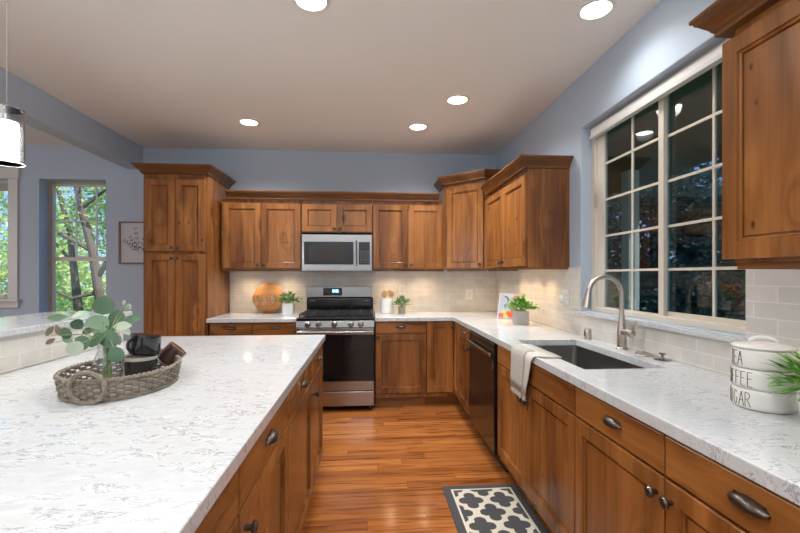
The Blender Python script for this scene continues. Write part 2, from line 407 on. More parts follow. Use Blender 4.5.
def thing(name, label, cat, loc=(0, 0, 0), rz=0, group=None):
    o = bpy.data.objects.new(name, None); COL.objects.link(o); o.location = loc; o.rotation_euler = (0, 0, rz)
    o.empty_display_size = .1
    return tag(o, label, cat, group)
def structure(o, label, cat): return tag(o, label, cat, None, 'structure')
def copy_tree(o, parent=None):
    c = o.copy(); COL.objects.link(c); c.parent = parent
    for ch in o.children: copy_tree(ch, c)
    return c

# ---------------------------------------------------------------- room shell
CZ = 2.75; WX = 1.5; WY = 4.78; FL = -6.0; FR = -3.0
structure(MB().box(FL-.15, WX+.15, FR-.15, WY+.15, -.1, 0).build('floor', M['floor'], loc=(0, 0, 0)), 'glossy reddish brown hardwood strip floor', 'floor')
structure(MB().box(FL-.15, WX+.15, FR-.15, WY+.15, CZ, CZ+.15).build('ceiling', M['ceiling'], loc=(0, 0, 0)), 'plain warm grey ceiling with recessed lights', 'ceiling')
W2 = (-3.584, -2.89, .55, 2.385); W1 = (-4.75, -3.885, 1.08, 2.37)
us = [FL-.15, W1[0], W1[1], W2[0], W2[1], WX+.15]; vs = [0, W2[2], W1[2], W1[3], W2[3], CZ]
mask = lambda i, j: not ((i == 1 and j == 2) or (i == 3 and j in (1, 2, 3)))
structure(MB().slab(us, vs, mask, WY, WY+.2, 'y').build('wall_back', M['wall'], loc=(0, 0, 0)), 'blue grey painted back wall above the cabinets', 'wall')
RW = (1.53, 2.825, 1.08, 2.375)
structure(MB().slab([FR-.15, RW[0], RW[1], WY], [0, RW[2], RW[3], CZ], lambda i, j: not (i == 1 and j == 1), WX, WX+.2, 'x').build('wall_right', M['wall'], loc=(0, 0, 0), bevel=.004), 'blue grey painted right wall around the sink window', 'wall')
structure(MB().box(FL-.15, FL, FR, WY, 0, CZ).build('wall_left', M['wall'], loc=(0, 0, 0)), 'blue grey left wall of the breakfast nook', 'wall')
structure(MB().box(FL, WX, FR-.15, FR, 0, CZ).build('wall_rear', M['wall'], loc=(0, 0, 0)), 'blue grey wall behind the viewer', 'wall')
structure(MB().box(-2.66, -2.5, FR, WY, 2.505, CZ).build('trim_1', M['wall'], loc=(0, 0, 0)), 'blue grey dropped beam between kitchen and nook', 'beam')

# nook window 2 (drywall returns)
w = thing('window_2', 'tall double-hung nook window with grid upper sash looking on trees', 'window', (W2[0], WY+.14, W2[2])); structure(w, w['label'], 'window')
x0, x1, z0, z1 = W2; yf = WY+.135; T = .028
f = MB().slab([x0, x0+T, x1-T, x1], [z0, z0+T, z1-T, z1], lambda i, j: not (i == 1 and j == 1), yf, yf+.06, 'y')
f.build('window_frame', M['tan_frame'], w, world=True)
mr = 1.515
f = MB().slab([x0+T, x0+T+.018, x1-T-.018, x1-T], [z0+T, z0+T+.03, mr-.02, mr+.022, z1-T-.018, z1-T], lambda i, j: not (i == 1 and j in (1, 3)), yf+.01, yf+.045, 'y')
f.build('sash', M['vinyl'], w, world=True)
g = MB()
for k in (-3.307, -3.088): g.box(k-.007, k+.007, yf+.02, yf+.036, mr+.02, z1-T)
g.box(x0+T, x1-T, yf+.02, yf+.036, 1.945-.007, 1.945+.007); g.build('muntin', M['trim'], w, world=True)
MB().box(x0+T, x1-T, yf+.027, yf+.031, z0+T, z1-T).build('glass_pane', M['glass'], w, world=True)
MB().box(-3.27, -3.19, yf-.012, yf+.012, mr+.02, mr+.035).build('sash_latch', M['white'], w, world=True)
# nook window 1 (cased)
w = thing('window_1', 'white cased nook window at the left edge of the picture', 'window', (W1[1], WY, W1[2])); structure(w, w['label'], 'window')
x0, x1, z0, z1 = W1
c = MB().box(x1, x1+.095, WY-.022, WY, z0-.0, z1+.01).box(x0-.095, x0, WY-.022, WY, z0, z1+.01).box(x0-.12, x1+.11, WY-.03, WY, z1+.01, z1+.12).box(x0-.13, x1+.12, WY-.036, WY, z1+.12, z1+.14)
c.build('casing', M['trim'], w, bevel=.003, world=True)
MB().box(x0-.13, x1+.125, WY-.06, WY+.1, z0-.03, z0).box(x0-.1, x1+.1, WY-.02, WY, z0-.1, z0-.03).build('sill', M['trim'], w, bevel=.003, world=True)
MB().slab([x0, x0+.035, x1-.035, x1], [z0, z0+.04, z1-.035, z1], lambda i, j: not (i == 1 and j == 1), WY+.05, WY+.1, 'y').build('window_frame', M['vinyl'], w, world=True)
MB().box(x0+.03, x1-.03, WY+.07, WY+.074, z0+.03, z1-.03).build('glass_pane', M['glass'], w, world=True)
MB().box(x0+.03, x1-.03, WY+.03, WY+.05, z1-.12, z1-.035).build('shade_roll', M['tan_frame'], w, bevel=.004, world=True)
MB().cyl((x1-.09, WY+.05, z0+.03), .012, .03, 10).box(x1-.1, x1-.03, WY+.035, WY+.05, z0+.045, z0+.06).build('crank_handle', M['nickel'], w, world=True)

# sink window 3
w = thing('window_3', 'large sliding window with grids over the sink', 'window', (WX+.05, RW[0], RW[2])); structure(w, w['label'], 'window')
y0, y1, z0, z1 = RW; xf = WX+.075
MB().slab([y0, y0+.028, y1-.055, y1], [z0, z0+.03, z1-.03, z1], lambda i, j: not (i == 1 and j == 1), xf, xf+.09, 'x').build('window_frame', M['vinyl'], w, bevel=.003, world=True)
zs0, zs1 = z0+.025, z1-.03
MB().slab([2.12, 2.16, 2.685, 2.772], [zs0, 1.118, 2.335, zs1+.002], lambda i, j: not (i == 1 and j == 1), xf+.012, xf+.035, 'x').build('sash', M['vinyl'], w, bevel=.002, world=True)
MB().slab([1.535, 1.56, 2.135, 2.175], [zs0, 1.135, 2.33, zs1], lambda i, j: not (i == 1 and j == 1), xf+.037, xf+.06, 'x').build('sash', M['vinyl'], w, bevel=.002, world=True)
rows = [1.363, 1.597, 1.842, 2.087]
g = MB().box(xf+.018, xf+.03, 2.388, 2.402, 1.11, 2.34)
for r_ in rows: g.box(xf+.0185, xf+.0295, 2.15, 2.70, r_-.007, r_+.007)
g.build('muntin', M['vinyl'], w, world=True)
g = MB().box(xf+.043, xf+.055, 1.822, 1.836, 1.12, 2.34)
for r_ in rows: g.box(xf+.0435, xf+.0545, 1.555, 2.14, r_-.007, r_+.007)
g.build('muntin', M['vinyl'], w, world=True)
MB().box(xf+.022, xf+.026, 2.15, 2.70, 1.11, 2.34).build('glass_pane', M['glass_tint'], w, world=True)
MB().box(xf+.047, xf+.051, 1.55, 2.14, 1.12, 2.34).build('glass_pane', M['glass_tint'], w, world=True)
MB().box(xf-.008, xf+.002, 2.76, 2.776, 1.80, 1.905).build('latch', M['nickel'], w, bevel=.002, world=True)
# raised roller shade head rail
s_ = thing('window_shade', 'white raised shade head rail across the top of the sink window', 'window shade', (WX+.03, 2.16, z1-.09))
MB().box(WX+.040, WX+.070, 1.545, 2.775, 2.300, 2.346).build('head_rail', M['white'], s_, bevel=.006, world=True)
MB().box(WX+.034, WX+.072, 1.54, 2.78, 2.281, 2.299).build('bottom_rail', M['trim'], s_, bevel=.004, world=True)
# stone window sill
structure(MB().slab([WX-.035, WX-.001, xf-.001], [RW[0]-.02, RW[0]+.001, RW[1]-.001, RW[1]+.10], lambda i, j: i == 0 or j == 1, 1.06, 1.0795).build('trim_2', M['quartz'], loc=(0, 0, 0)), 'white quartz window sill ledge behind the faucet', 'window sill')
bpy.data.objects['trim_2'].data.materials[0] = M['quartz']
# backsplashes
tb = MB().slab([-1.555, WX-.011], [.914, 1.41], lambda i, j: True, WY-.011, WY-.0005, 'y')
structure(tb.build('trim_3', M['tile_x'], loc=(0, 0, 0)), 'greige subway tile backsplash on the back wall', 'backsplash')
tb = MB().slab([.1, RW[0]-.021, RW[0], RW[1], RW[1]+.102, WY-.0115], [.914, 1.0595, 1.0805, 1.39], lambda i, j: j == 0 or (j == 1 and i in (0, 4)) or (j == 2 and i != 2), WX-.011, WX-.0005, 'x')
structure(tb.build('trim_4', M['tile_y'], loc=(0, 0, 0)), 'greige subway tile backsplash along the right wall', 'backsplash')

# ---------------------------------------------------------------- recessed lights
def can(x, y, label, k=4):
    t = thing('recessed_light', label, 'ceiling light', (x, y, CZ), 0, 'recessed ceiling lights')
    MB().lathe([(.098, -.0005), (.097, -.006), (.078, -.009), (.074, -.004), (.074, -.0005)], n=36).build('trim_ring', M['white'], t, smooth=True)
    MB().lathe([(.0, -.0055), (.05, -.006), (.0735, -.0045), (.0735, -.0008), (0, -.0008)], n=36).build('lens', M['lens'], t, smooth=True)
    add_light('downlight', 'SPOT', (x, y, CZ-.02), (0, 0, 0), CAN_W*k, CAN_C, .07, spot=R(150))
    return t
can(-1.107, 3.914, 'recessed ceiling light nearest the tall pantry')
can(.466, 3.912, 'recessed ceiling light over the counter right of the range')
can(.712, 3.288, 'recessed ceiling light second from the back on the right')
can(1.206, 2.116, 'large recessed ceiling light right by the sink window', 1.3)
can(-.298, 2.157, 'recessed ceiling light cut by the top edge of the picture')
for x, y in ((1.2, .6), (-.3, .4), (.45, -1.2), (-1.6, -1.2), (-1.75, .5), (-1.75, 2.2)):
    add_light('downlight', 'SPOT', (x, y, CZ-.02), (0, 0, 0), CAN_W*(1.7 if x < 0 else 3.0), CAN_C, .07, spot=R(150))
for x, y in ((-4.2, 2.6), (-4.2, .3)):
    add_light('downlight', 'SPOT', (x, y, CZ-.02), (0, 0, 0), CAN_W*2.6, CAN_C, .07, spot=R(150))

# ---------------------------------------------------------------- hardware
kb = MB().lathe([(.0075, 0), (.007, .012), (.0085, .016), (.0165, .02), (.0175, .025), (.013, .031), (0, .033)], n=16, axis='y')
kb.xf(Matrix.Scale(-1, 4, (0, 1, 0)))
KNOB = kb.build('knob', M['bronze'], smooth=True).data
def cup_mesh():
    m = MB(); n = 14; k = 7; V = []; F = []
    # quarter-ellipsoid hood: opening faces down
    W_, H_, D_ = .050, .020, .026
    for i in range(n+1):
        a = PI*i/n
        for j in range(k+1):
            b = (PI/2)*j/k*1.25-.25*PI/2
            x = -math.cos(a)*W_*max(.0, math.cos(b*.0)); r = math.sin(a)
            V.append((x, -r*math.cos(b)*D_-.001, H_*math.sin(b)*max(r, .15)))
    for i in range(n):
        for j in range(k):
            p = i*(k+1)+j; F.append((p, p+1, p+k+2, p+k+1))
    m.add(V, F)
    m.box(-.040, .040, -.003, 0, .006, .0165)
    return m
CUP = cup_mesh().build('cup_pull', M['bronze'], smooth=True)
sm = CUP.modifiers.new('solid', 'SOLIDIFY'); sm.thickness = .002
CUPD = CUP.data
TMPL = [o for o in COL.objects if o.name in ('knob', 'cup_pull')]
for o in TMPL: COL.objects.unlink(o); bpy.data.objects.remove(o)
def knob(parent, x, z, y=-.021):
    o = bpy.data.objects.new('knob', KNOB); COL.objects.link(o); o.parent = parent; o.location = (x, y, z); return o
def cup(parent, x, z, y=-.021):
    o = bpy.data.objects.new('cup_pull', CUPD); COL.objects.link(o); o.parent = parent; o.location = (x, y, z)
    m_ = o.modifiers.new('solid', 'SOLIDIFY'); m_.thickness = .002; return o

# ---------------------------------------------------------------- cabinets (local frame: front faces -y, x to the right seen from the front)
def door(parent, x0, x1, z0, z1, kn=None, fr=.056, name='door', mat='wood_z'):
    rings = [(0, -.0005), (0, -.018), (.003, -.021), (fr, -.021), (fr+.001, -.0145), (fr+.006, -.0155), (fr+.010, -.0125), (fr+.0105, -.003), (fr+.0155, -.003), (fr+.016, -.0095)]
    V = []; F = []
    for i, y in rings: V += [(x0+i, y, z0+i), (x1-i, y, z0+i), (x1-i, y, z1-i), (x0+i, y, z1-i)]
    for r_ in range(len(rings)-1):
        for k in range(4): k2 = (k+1) % 4; F.append((r_*4+k, r_*4+k2, r_*4+4+k2, r_*4+4+k))
    F.append((0, 3, 2, 1)); q = (len(rings)-1)*4; F.append((q, q+1, q+2, q+3))
    o = MB().add(V, F).build(name, M[mat], parent)
    if kn: knob(o, *kn)
    return o
def drawer(parent, x0, x1, z0, z1, pull=True, name='drawer'):
    rings = [(0, -.0005), (0, -.018), (.004, -.021)]
    V = []; F = []
    for i, y in rings: V += [(x0+i, y, z0+i), (x1-i, y, z0+i), (x1-i, y, z1-i), (x0+i, y, z1-i)]
    for r_ in range(2):
        for k in range(4): k2 = (k+1) % 4; F.append((r_*4+k, r_*4+k2, r_*4+4+k2, r_*4+4+k))
    F.append((0, 3, 2, 1)); F.append((8, 9, 10, 11))
    o = MB().add(V, F).build(name, M['wood_x'], parent)
    if pull: cup(o, (x0+x1)/2 if pull is True else pull, (z0+z1)/2+.004)
    return o
BACK = 0; RIGHT = R(-90); ISL = R(90)
G = .0025
def base(label, loc, rz, w_, dp, doors, drawers, group='lower cabinets', h=.873, toe=.105, tr=.07, kick=True):
    t = thing('base_cabinet', label, 'cabinet', loc, rz, group)
    MB().box(.0007, w_-.0007, .0, dp, toe, h).build('body', M['wood_z'], t)
    if kick: MB().box(.001, w_-.001, tr, tr+.02, 0, toe).build('toe_kick', M['wood_x'], t)
    for d in doors: door(t, *d)
    for d in drawers: drawer(t, *d)
    return t
def puck(t, x, y, z):
    p = MB().lathe([(.033, 0), (.033, -.010), (.027, -.012), (0, -.012)], c=(x, y, z), n=20).build('puck_light', M['puck'], t, smooth=True)
    l_ = add_light('puck_lamp', 'SPOT', (x, y, z-.02), (0, 0, 0), 5.0, (1, .70, .42), .03, spot=R(140), parent=t)
def upper(label, loc, rz, w_, dp, z0, z1, doors, group='upper cabinets', pucks=(), rail=.03, sides=True):
    t = thing('wall_cabinet', label, 'cabinet', loc, rz, group)
    MB().box(.0007, w_-.0007, 0, dp, z0+.02, z1).build('body', M['wood_z'], t)
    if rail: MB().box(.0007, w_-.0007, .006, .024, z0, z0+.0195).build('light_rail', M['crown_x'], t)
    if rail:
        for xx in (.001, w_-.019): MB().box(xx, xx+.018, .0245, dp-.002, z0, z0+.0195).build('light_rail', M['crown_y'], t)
    for d in doors: door(t, *d)
    for x in pucks: puck(t, x, .17, z0+.0195)
    return t
DT = .744; DB = .150; DRB = .752; DRT = .868
FY = 4.14; FX = .872; UY = 4.44; UX = 1.18; UZ0 = 1.375; UZ1 = 2.13
BD = WY-FY-.002; UD = WY-UY-.002
# back run, lower
base('two-drawer lower cabinet left of the range, beside the tall pantry', (-1.545, FY, 0), BACK, .835, BD,
     [(.012, .412, DB, DT, (.385, .66)), (.418, .823, DB, DT, (.445, .66))], [(.012, .412, DRB, DRT), (.418, .823, DRB, DRT)])
base('lower cabinet with one drawer and one door right of the range', (.062, FY, 0), BACK, .514, BD,
     [(.004, .510, DB, DT, (.03, .715))], [(.004, .510, DRB, DRT)])
# corner unit: L-shaped body
t = thing('corner_cabinet', 'lower corner cabinet with two narrow doors meeting at the inside corner', 'cabinet', (.577, FY, 0), 0, 'lower cabinets')
x_c = FX-.577
MB().slab([0.0007, x_c, WX-.577-.002], [-.25, 0, BD], lambda i, j: not (i == 0 and j == 0), .105, .873).build('body', M['wood_z'], t)
MB().slab([0.001, x_c+.07, x_c+.09], [-.25, .07, .09], lambda i, j: not (i == 0 and j == 0), 0, .104).build('toe_kick', M['wood_x'], t)
door(t, .004, x_c-.026, DB, DRT)
d_ = thing('x', None, None); bpy.data.objects.remove(d_)
dd = door(t, 0, .222, DB, DRT, (.03, .815), name='door')
dd.location = (x_c, -.026, 0); dd.rotation_euler = (0, 0, RIGHT)
# right run, lower: local x runs toward the viewer
def rx(y): return y
base('narrow lower cabinet with one drawer left of the dishwasher', (FX, 3.888, 0), RIGHT, .44, WX-FX-.002,
     [(.004, .436, DB, DT, (.41, .70))], [(.004, .436, DRB, DRT)])
base('sink base cabinet with two doors under a long false front', (FX, 2.70, 0), RIGHT, 1.043, WX-FX-.002,
     [(.012, .505, DB, DT, (.478, .648)), (.511, 1.039, DB, DT, (.538, .648))], [(.012, 1.039, DRB, DRT, False)], h=.66)
ob = [o for o in COL.objects if o.type == 'EMPTY' and o.get('label', '').startswith('sink base')][0]
MB().box(.0007, 1.0423, 0, .018, .661, .873).build('face_frame', M['wood_x'], ob)
base('wide two-drawer lower cabinet nearest the viewer on the right', (FX, 1.655, 0), RIGHT, 1.06, WX-FX-.002,
     [(.004, .518, DB, DT, (.49, .69)), (.524, 1.056, DB, DT, (.552, .69))], [(.004, .518, DRB, DRT, .272), (.524, 1.056, DRB, DRT)])
# back run, upper
upper('double-door upper cabinet between pantry and microwave', (-1.535, UY, 0), BACK, .822, UD, UZ0, UZ1,
      [(.024, .405, UZ0+.03, UZ1-.045, (.375, UZ0+.068)), (.411, .815, UZ0+.03, UZ1-.045, (.441, UZ0+.068))], pucks=(.22, .62))
upper('short double-door upper cabinet directly above the microwave', (-.712, UY, 0), BACK, .75, UD, 1.765, UZ1,
      [(.006, .370, 1.793, UZ1-.045, (.343, 1.823)), (.376, .744, 1.793, UZ1-.045, (.403, 1.823))], rail=0)
upper('double-door upper cabinet between microwave and corner cabinet', (.039, UY, 0), BACK, .775, UD, UZ0, UZ1,
      [(.006, .374, UZ0+.03, UZ1-.045, (.345, UZ0+.068)), (.380, .752, UZ0+.03, UZ1-.045, (.409, UZ0+.068))], pucks=(.2, .58))
# diagonal corner upper (taller)
cx0, cy0 = .835, UY; cx1, cy1 = UX, 4.105; CZ0, CZ1 = UZ0, 2.31
t = thing('corner_wall_cabinet', 'tall diagonal corner upper cabinet with a single door', 'cabinet', (cx0, cy0, 0), 0, 'upper cabinets')
poly = [(cx0, cy0), (cx1, cy1), (WX-.002, cy1), (WX-.002, WY-.002), (.8155, WY-.002), (.8155, cy0)]
def prism(poly, z0, z1):
    n = len(poly); V = [(x, y, z0) for x, y in poly]+[(x, y, z1) for x, y in poly]
    F = [tuple(range(n))[::-1], tuple(range(n, 2*n))]+[(i, (i+1) % n, n+(i+1) % n, n+i) for i in range(n)]
    return MB().add(V, F)
prism(poly, CZ0+.02, CZ1).build('body', M['wood_z'], t, world=True)
dl = math.hypot(cx1-cx0, cy1-cy0); da = math.atan2(cy1-cy0, cx1-cx0)
lr = MB().box(0.01, dl-.01, .006, .024, CZ0, CZ0+.0195); r_ = lr.build('light_rail', M['crown_x'], t); r_.rotation_euler = (0, 0, da)
dd = door(t, .022, dl-.022, CZ0+.03, CZ1-.045, (dl-.055, CZ0+.068)); dd.rotation_euler = (0, 0, da)
puck(t, .4, .02, CZ0+.0195)
# right wall uppers
upper('double-door upper cabinet on the right wall left of the window', (UX, 4.06, 0), RIGHT, 1.07, WX-UX-.002, UZ0, UZ1,
      [(.03, .535, UZ0+.03, UZ1-.045, (.505, UZ0+.068)), (.541, 1.05, UZ0+.03, UZ1-.045, (.571, UZ0+.068))], pucks=(.2, .5, .78))
upper('big upper cabinet at the right edge, closest to the viewer', (UX+.012, 1.262, 0), RIGHT, 1.0, WX-UX-.016, 1.35, UZ1,
      [(-.03, .49, 1.383, UZ1-.03, (.46, 1.43)), (.496, .98, 1.383, UZ1-.03, (.52, 1.43))], pucks=(), rail=.03)
add_light('puck_lamp', 'SPOT', (UX+.17, .95, 1.34), (0, 0, 0), 1.0, (1, .85, .65), .03, spot=R(140))
# pantry
t = thing('pantry_cabinet', 'tall four-door pantry cabinet against the left end of the back wall', 'cabinet', (-2.165, 4.15, 0))
PW = .60
MB().box(0, PW, 0, WY-4.15-.002, .105, 2.31).build('body', M['wood_z'], t)
MB().box(.002, PW-.002, .07, .09, 0, .105).build('toe_kick', M['wood_x'], t)
for (a, b_, kx) in ((.022, .297, .272), (.303, .578, .328)):
    door(t, a, b_, 1.565, 2.26, (kx, 1.60)); door(t, a, b_, .15, 1.535, (kx, 1.50))

CR = lambda z, k=1.0: [(-.02, z-.002), (.010, z-.002), (.010, z+.010), (.016, z+.016), (.022, z+.026), (.044*k, z+.050), (.050*k, z+.054), (.052*k, z+.062), (.060*k, z+.066), (.060*k, z+.078), (-.02, z+.078)]
def crown(path, z, label, k=1.0):
    m_ = MB().sweep([(x, y) for x, y in path], [(o, zz) for o, zz in CR(z, k)])
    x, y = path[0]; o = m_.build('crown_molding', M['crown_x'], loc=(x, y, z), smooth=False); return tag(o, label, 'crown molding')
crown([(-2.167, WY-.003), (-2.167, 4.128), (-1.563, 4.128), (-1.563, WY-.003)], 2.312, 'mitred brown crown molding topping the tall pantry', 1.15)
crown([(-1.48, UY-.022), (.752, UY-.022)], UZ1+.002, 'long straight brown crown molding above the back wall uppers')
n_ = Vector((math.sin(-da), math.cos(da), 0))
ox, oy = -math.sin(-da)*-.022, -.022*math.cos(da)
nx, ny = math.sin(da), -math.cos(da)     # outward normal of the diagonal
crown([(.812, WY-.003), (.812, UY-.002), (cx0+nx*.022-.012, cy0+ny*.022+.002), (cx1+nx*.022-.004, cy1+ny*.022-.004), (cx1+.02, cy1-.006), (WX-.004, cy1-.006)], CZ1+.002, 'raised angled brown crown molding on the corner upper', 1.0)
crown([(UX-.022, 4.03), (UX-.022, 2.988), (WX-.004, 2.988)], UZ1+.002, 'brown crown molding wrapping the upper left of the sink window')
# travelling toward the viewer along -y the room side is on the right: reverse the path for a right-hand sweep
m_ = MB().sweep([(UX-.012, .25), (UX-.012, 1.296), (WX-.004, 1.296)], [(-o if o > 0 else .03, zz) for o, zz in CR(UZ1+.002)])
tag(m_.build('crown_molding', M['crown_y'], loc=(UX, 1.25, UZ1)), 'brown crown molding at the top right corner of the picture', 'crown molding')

# ---------------------------------------------------------------- countertops
CT0, CT1 = .874, .914
# right + back-right L with sink cut-out
SX0, SX1, SY0, SY1 = .955, 1.345, 1.765, 2.60
us = [.060, .846, SX0, SX1, WX-.012]; vs = [.15, SY0, SY1, 4.09, WY-.012]
mk = lambda i, j: (i > 0 or j == 3) and not (i == 2 and j == 1)
ct = MB().slab(us, vs, mk, CT0, CT1)
tag(ct.build('countertop', M['quartz'], loc=(1.1, 2.0, CT0), bevel=.004, seg=3), 'L-shaped white speckled quartz countertop along the sink wall', 'countertop')
ct = MB().box(-1.558, -.708, 4.09, WY-.012, CT0, CT1)
tag(ct.build('countertop', M['quartz'], loc=(-1.1, 4.4, CT0), bevel=.004, seg=3), 'short white quartz countertop between pantry and range', 'countertop')

# sink
t = thing('kitchen_sink', 'undermount stainless steel single-bowl sink in the right counter', 'sink', (1.15, 2.18, .665))
def rrect(x0, x1, y0, y1, r, n=5):
    P = []
    for cx, cy, a in ((x1-r, y1-r, 0), (x0+r, y1-r, 90), (x0+r, y0+r, 180), (x1-r, y0+r, 270)):
        for k in range(n+1):
            an = R(a+90*k/n); P.append((cx+r*math.cos(an), cy+r*math.sin(an)))
    return P
def loft(m, loops, cap0=False, cap1=False):
    n = len(loops[0]); V = [p for L_ in loops for p in L_]; F = []
    for i in range(len(loops)-1):
        for k in range(n): k2 = (k+1) % n; F.append((i*n+k, i*n+k2, (i+1)*n+k2, (i+1)*n+k))
    if cap0: F.append(tuple(range(n))[::-1])
    if cap1: F.append(tuple((len(loops)-1)*n+k for k in range(n)))
    return m.add(V, F)
def L3(P, z): return [(x, y, z) for x, y in P]
a, b_, c_, d_ = SX0-.008, SX1+.008, SY0-.008, SY1+.008
lo = [L3(rrect(a-.02, b_+.02, c_-.02, d_+.02, .035), CT0-.001), L3(rrect(a, b_, c_, d_, .03), CT0-.001), L3(rrect(a+.002, b_-.002, c_+.002, d_-.002, .03), .70),
      L3(rrect(a+.02, b_-.02, c_+.02, d_-.02, .03), .684), L3(rrect(a+.16, b_-.16, c_+.35, d_-.35, .02), .680)]
loft(MB(), lo, cap1=True).build('basin', M['steel_dark'], t, smooth=True, world=True)
MB().lathe([(.055, 0), (.053, .004), (.04, .002), (0, .001)], c=(1.15, 2.18, .6805), n=24).build('drain', M['steel'], t, smooth=True, world=True)

# faucet
fx, fy = 1.425, 2.235
t = thing('faucet', 'tall brushed nickel gooseneck pull-down faucet behind the sink', 'faucet', (fx, fy, CT1+.0005))
MB().lathe([(.031, 0), (.031, .006), (.026, .012), (.025, .05), (.0255, .085), (.024, .10), (.019, .14), (.0155, .2)], n=28).build('body', M['nickel'], t, smooth=True)
pts = [(0, 0, .2)]; rr = .098; ztop = .31
for k in range(0, 19): a_ = R(180-k*9.2-0); pts.append((-rr-rr*math.cos(a_)*-1*-1 if False else -(rr-rr*math.cos(PI-a_)*1.0) , 0, ztop+rr*math.sin(a_)))
pts = [(0, 0, .19), (0, 0, .25)]+[(-rr+rr*math.cos(R(k*9)), 0, ztop+rr*math.sin(R(k*9))) for k in range(0, 19)]
MB().tube(pts, .0135, 14).build('gooseneck', M['nickel'], t, smooth=True)
ex, ez = pts[-1][0], pts[-1][2]
h_ = MB().lathe([(.0145, 0), (.0155, -.02), (.024, -.095), (.0255, -.105), (.022, -.108), (0, -.108)], n=24)
h_.xf(Matrix.Translation((ex, 0, ez)) @ Matrix.Rotation(R(9), 4, 'Y')); h_.build('spray_head', M['nickel'], t, smooth=True)
hd = MB().cyl((0, 0, 0), .0175, .055, 20, 'y'); hd.lathe([(.0175, 0), (.021, .004), (.021, .028), (.017, .033), (0, .034)], (0, .052, 0), 20, 'y')
hd.xf(Matrix.Translation((0, -.015, .098)) @ Matrix.Rotation(R(180), 4, 'Z')); hd.build('handle_hub', M['nickel'], t, smooth=True)
MB().tube([(0, -.082, .095), (.004, -.098, .11), (.008, -.104, .14), (.012, -.106, .175)], [.008, .008, .0075, .0055], 10).build('lever', M['nickel'], t, smooth=True)
t = thing('air_gap_cap', 'small brushed nickel cylinder on the counter left of the faucet', 'air gap', (1.425, 2.60, CT1+.0005))
MB().lathe([(.026, 0), (.0255, .003), (.0235, .004), (.0235, .062), (.021, .067), (0, .068)], n=24).build('cap', M['nickel'], t, smooth=True)
MB().box(-.0245, -.022, -.012, .0, .02, .05).build('slot', M['screen_dark'], t)
tag(MB().lathe([(.045, 0), (.047, .005), (.04, .011), (.02, .014), (.012, .02), (0, .022)], n=28).xf(Matrix.Translation((1.43, 2.045, CT1+.001))).build('sink_stopper', M['nickel'], loc=(1.43, 2.045, CT1+.001), smooth=True), 'flat round metal sink stopper disc lying on the counter', 'sink stopper')
t = thing('sink_strainer', 'small steel knobbed sink strainer beside the flat stopper disc', 'sink strainer', (1.44, 1.93, CT1+.001))
MB().lathe([(.038, 0), (.039, .003), (.03, .006), (.008, .009), (.007, .024), (.017, .028), (.017, .033), (0, .036)], n=24).build('strainer_body', M['steel'], t, smooth=True)

# ---------------------------------------------------------------- island and raised bar
IX = -.335; IY1 = 2.90
def iy(y0, y1): return y1-y0
def isl(label, y0, y1, doors, drawers): return base(label, (IX, y0, 0), ISL, y1-y0, .62, doors, drawers, 'island cabinets')
isl('island cabinet with one drawer and door at the end nearest the range', 2.32, IY1-.01, [(.004, .53, DB-.03, .748, (.06, .655))], [(.004, .53, .755, DRT)])
isl('middle island cabinet with one drawer above a door', 1.64, 2.318, [(.004, .672, DB-.03, .748)], [(.004, .672, .755, DRT)])
isl('island cabinet whose dark knob shows at the bottom edge', 1.03, 1.638, [(.004, .602, DB-.03, .748, (-.0+.045, .69))], [(.004, .602, .755, DRT)])
isl('island cabinet nearest the viewer, mostly below the frame', .32, 1.028, [(.004, .35, DB-.03, .748, (.32, .69)), (.354, .704, DB-.03, .748, (.66, .69))], [(.004, .704, .755, DRT)])
tag(MB().box(-1.54, -.96, .32, IY1-.01, 0, .873).build('island_back_cabinet', M['wood_z'], loc=(-1.25, 1.6, 0)), 'back half of the island cabinetry under the raised bar side', 'cabinet')
tag(MB().slab([-1.549, -.307], [-.15, 2.94], lambda i, j: True, CT0, CT1).build('countertop', M['quartz'], loc=(-.9, 1.4, CT0), bevel=.004, seg=3), 'big white veined quartz island countertop in the foreground', 'countertop')
# bar: knee wall, tile face, top
t = thing('raised_bar', 'raised bar ledge with quartz top and tiled face behind the island', 'breakfast bar', (-1.75, 1.4, 0))
MB().box(-1.70, -1.565, .0, 2.74, 0, 1.07).build('knee_wall', M['wall'], t, world=True)
MB().box(-1.5648, -1.552, .0, 2.74, .9145, 1.07).build('tile_face', M['tile_y'], t, world=True)
MB().box(-2.03, -1.528, -.05, 2.80, 1.07, 1.10).build('bar_top', M['quartz'], t, bevel=.004, seg=3, world=True)

# ---------------------------------------------------------------- range
RX0, RX1, RYF = -.703, .053, 4.05
t = thing('gas_range', 'stainless and black freestanding gas range on the back wall', 'stove', ((RX0+RX1)/2, RYF, 0))
def tb_(m, name, mat, par=t, **k): return m.build(name, M[mat], par, world=True, **k)
tb_(MB().box(RX0, RX1, RYF+.03, WY-.014, .055, .885), 'body', 'black_steel')
for sx in (RX0+.04, RX1-.04):
    for sy in (RYF+.07, WY-.08): tb_(MB().cyl((sx, sy, 0), .018, .055, 12), 'foot', 'iron')
dr = tb_(MB().box(RX0+.002, RX1-.002, RYF-.002, RYF+.029, .058, .20), 'warming_drawer', 'steel', bevel=.004)
tb_(MB().box(RX0+.03, RX1-.03, RYF-.012, RYF-.0025, .186, .197), 'drawer_lip', 'steel', dr, bevel=.002)
od = tb_(MB().box(RX0+.002, RX1-.002, RYF-.002, RYF+.029, .207, .822), 'oven_door', 'steel', bevel=.005)
tb_(MB().box(RX0+.003, RX1-.003, RYF-.008, RYF-.0025, .30, .755), 'oven_glass', 'black_glass', od, bevel=.002)
hb = MB().tube([(RX0+.02, RYF-.055, .785), (RX1-.02, RYF-.055, .785)], .0135, 14)
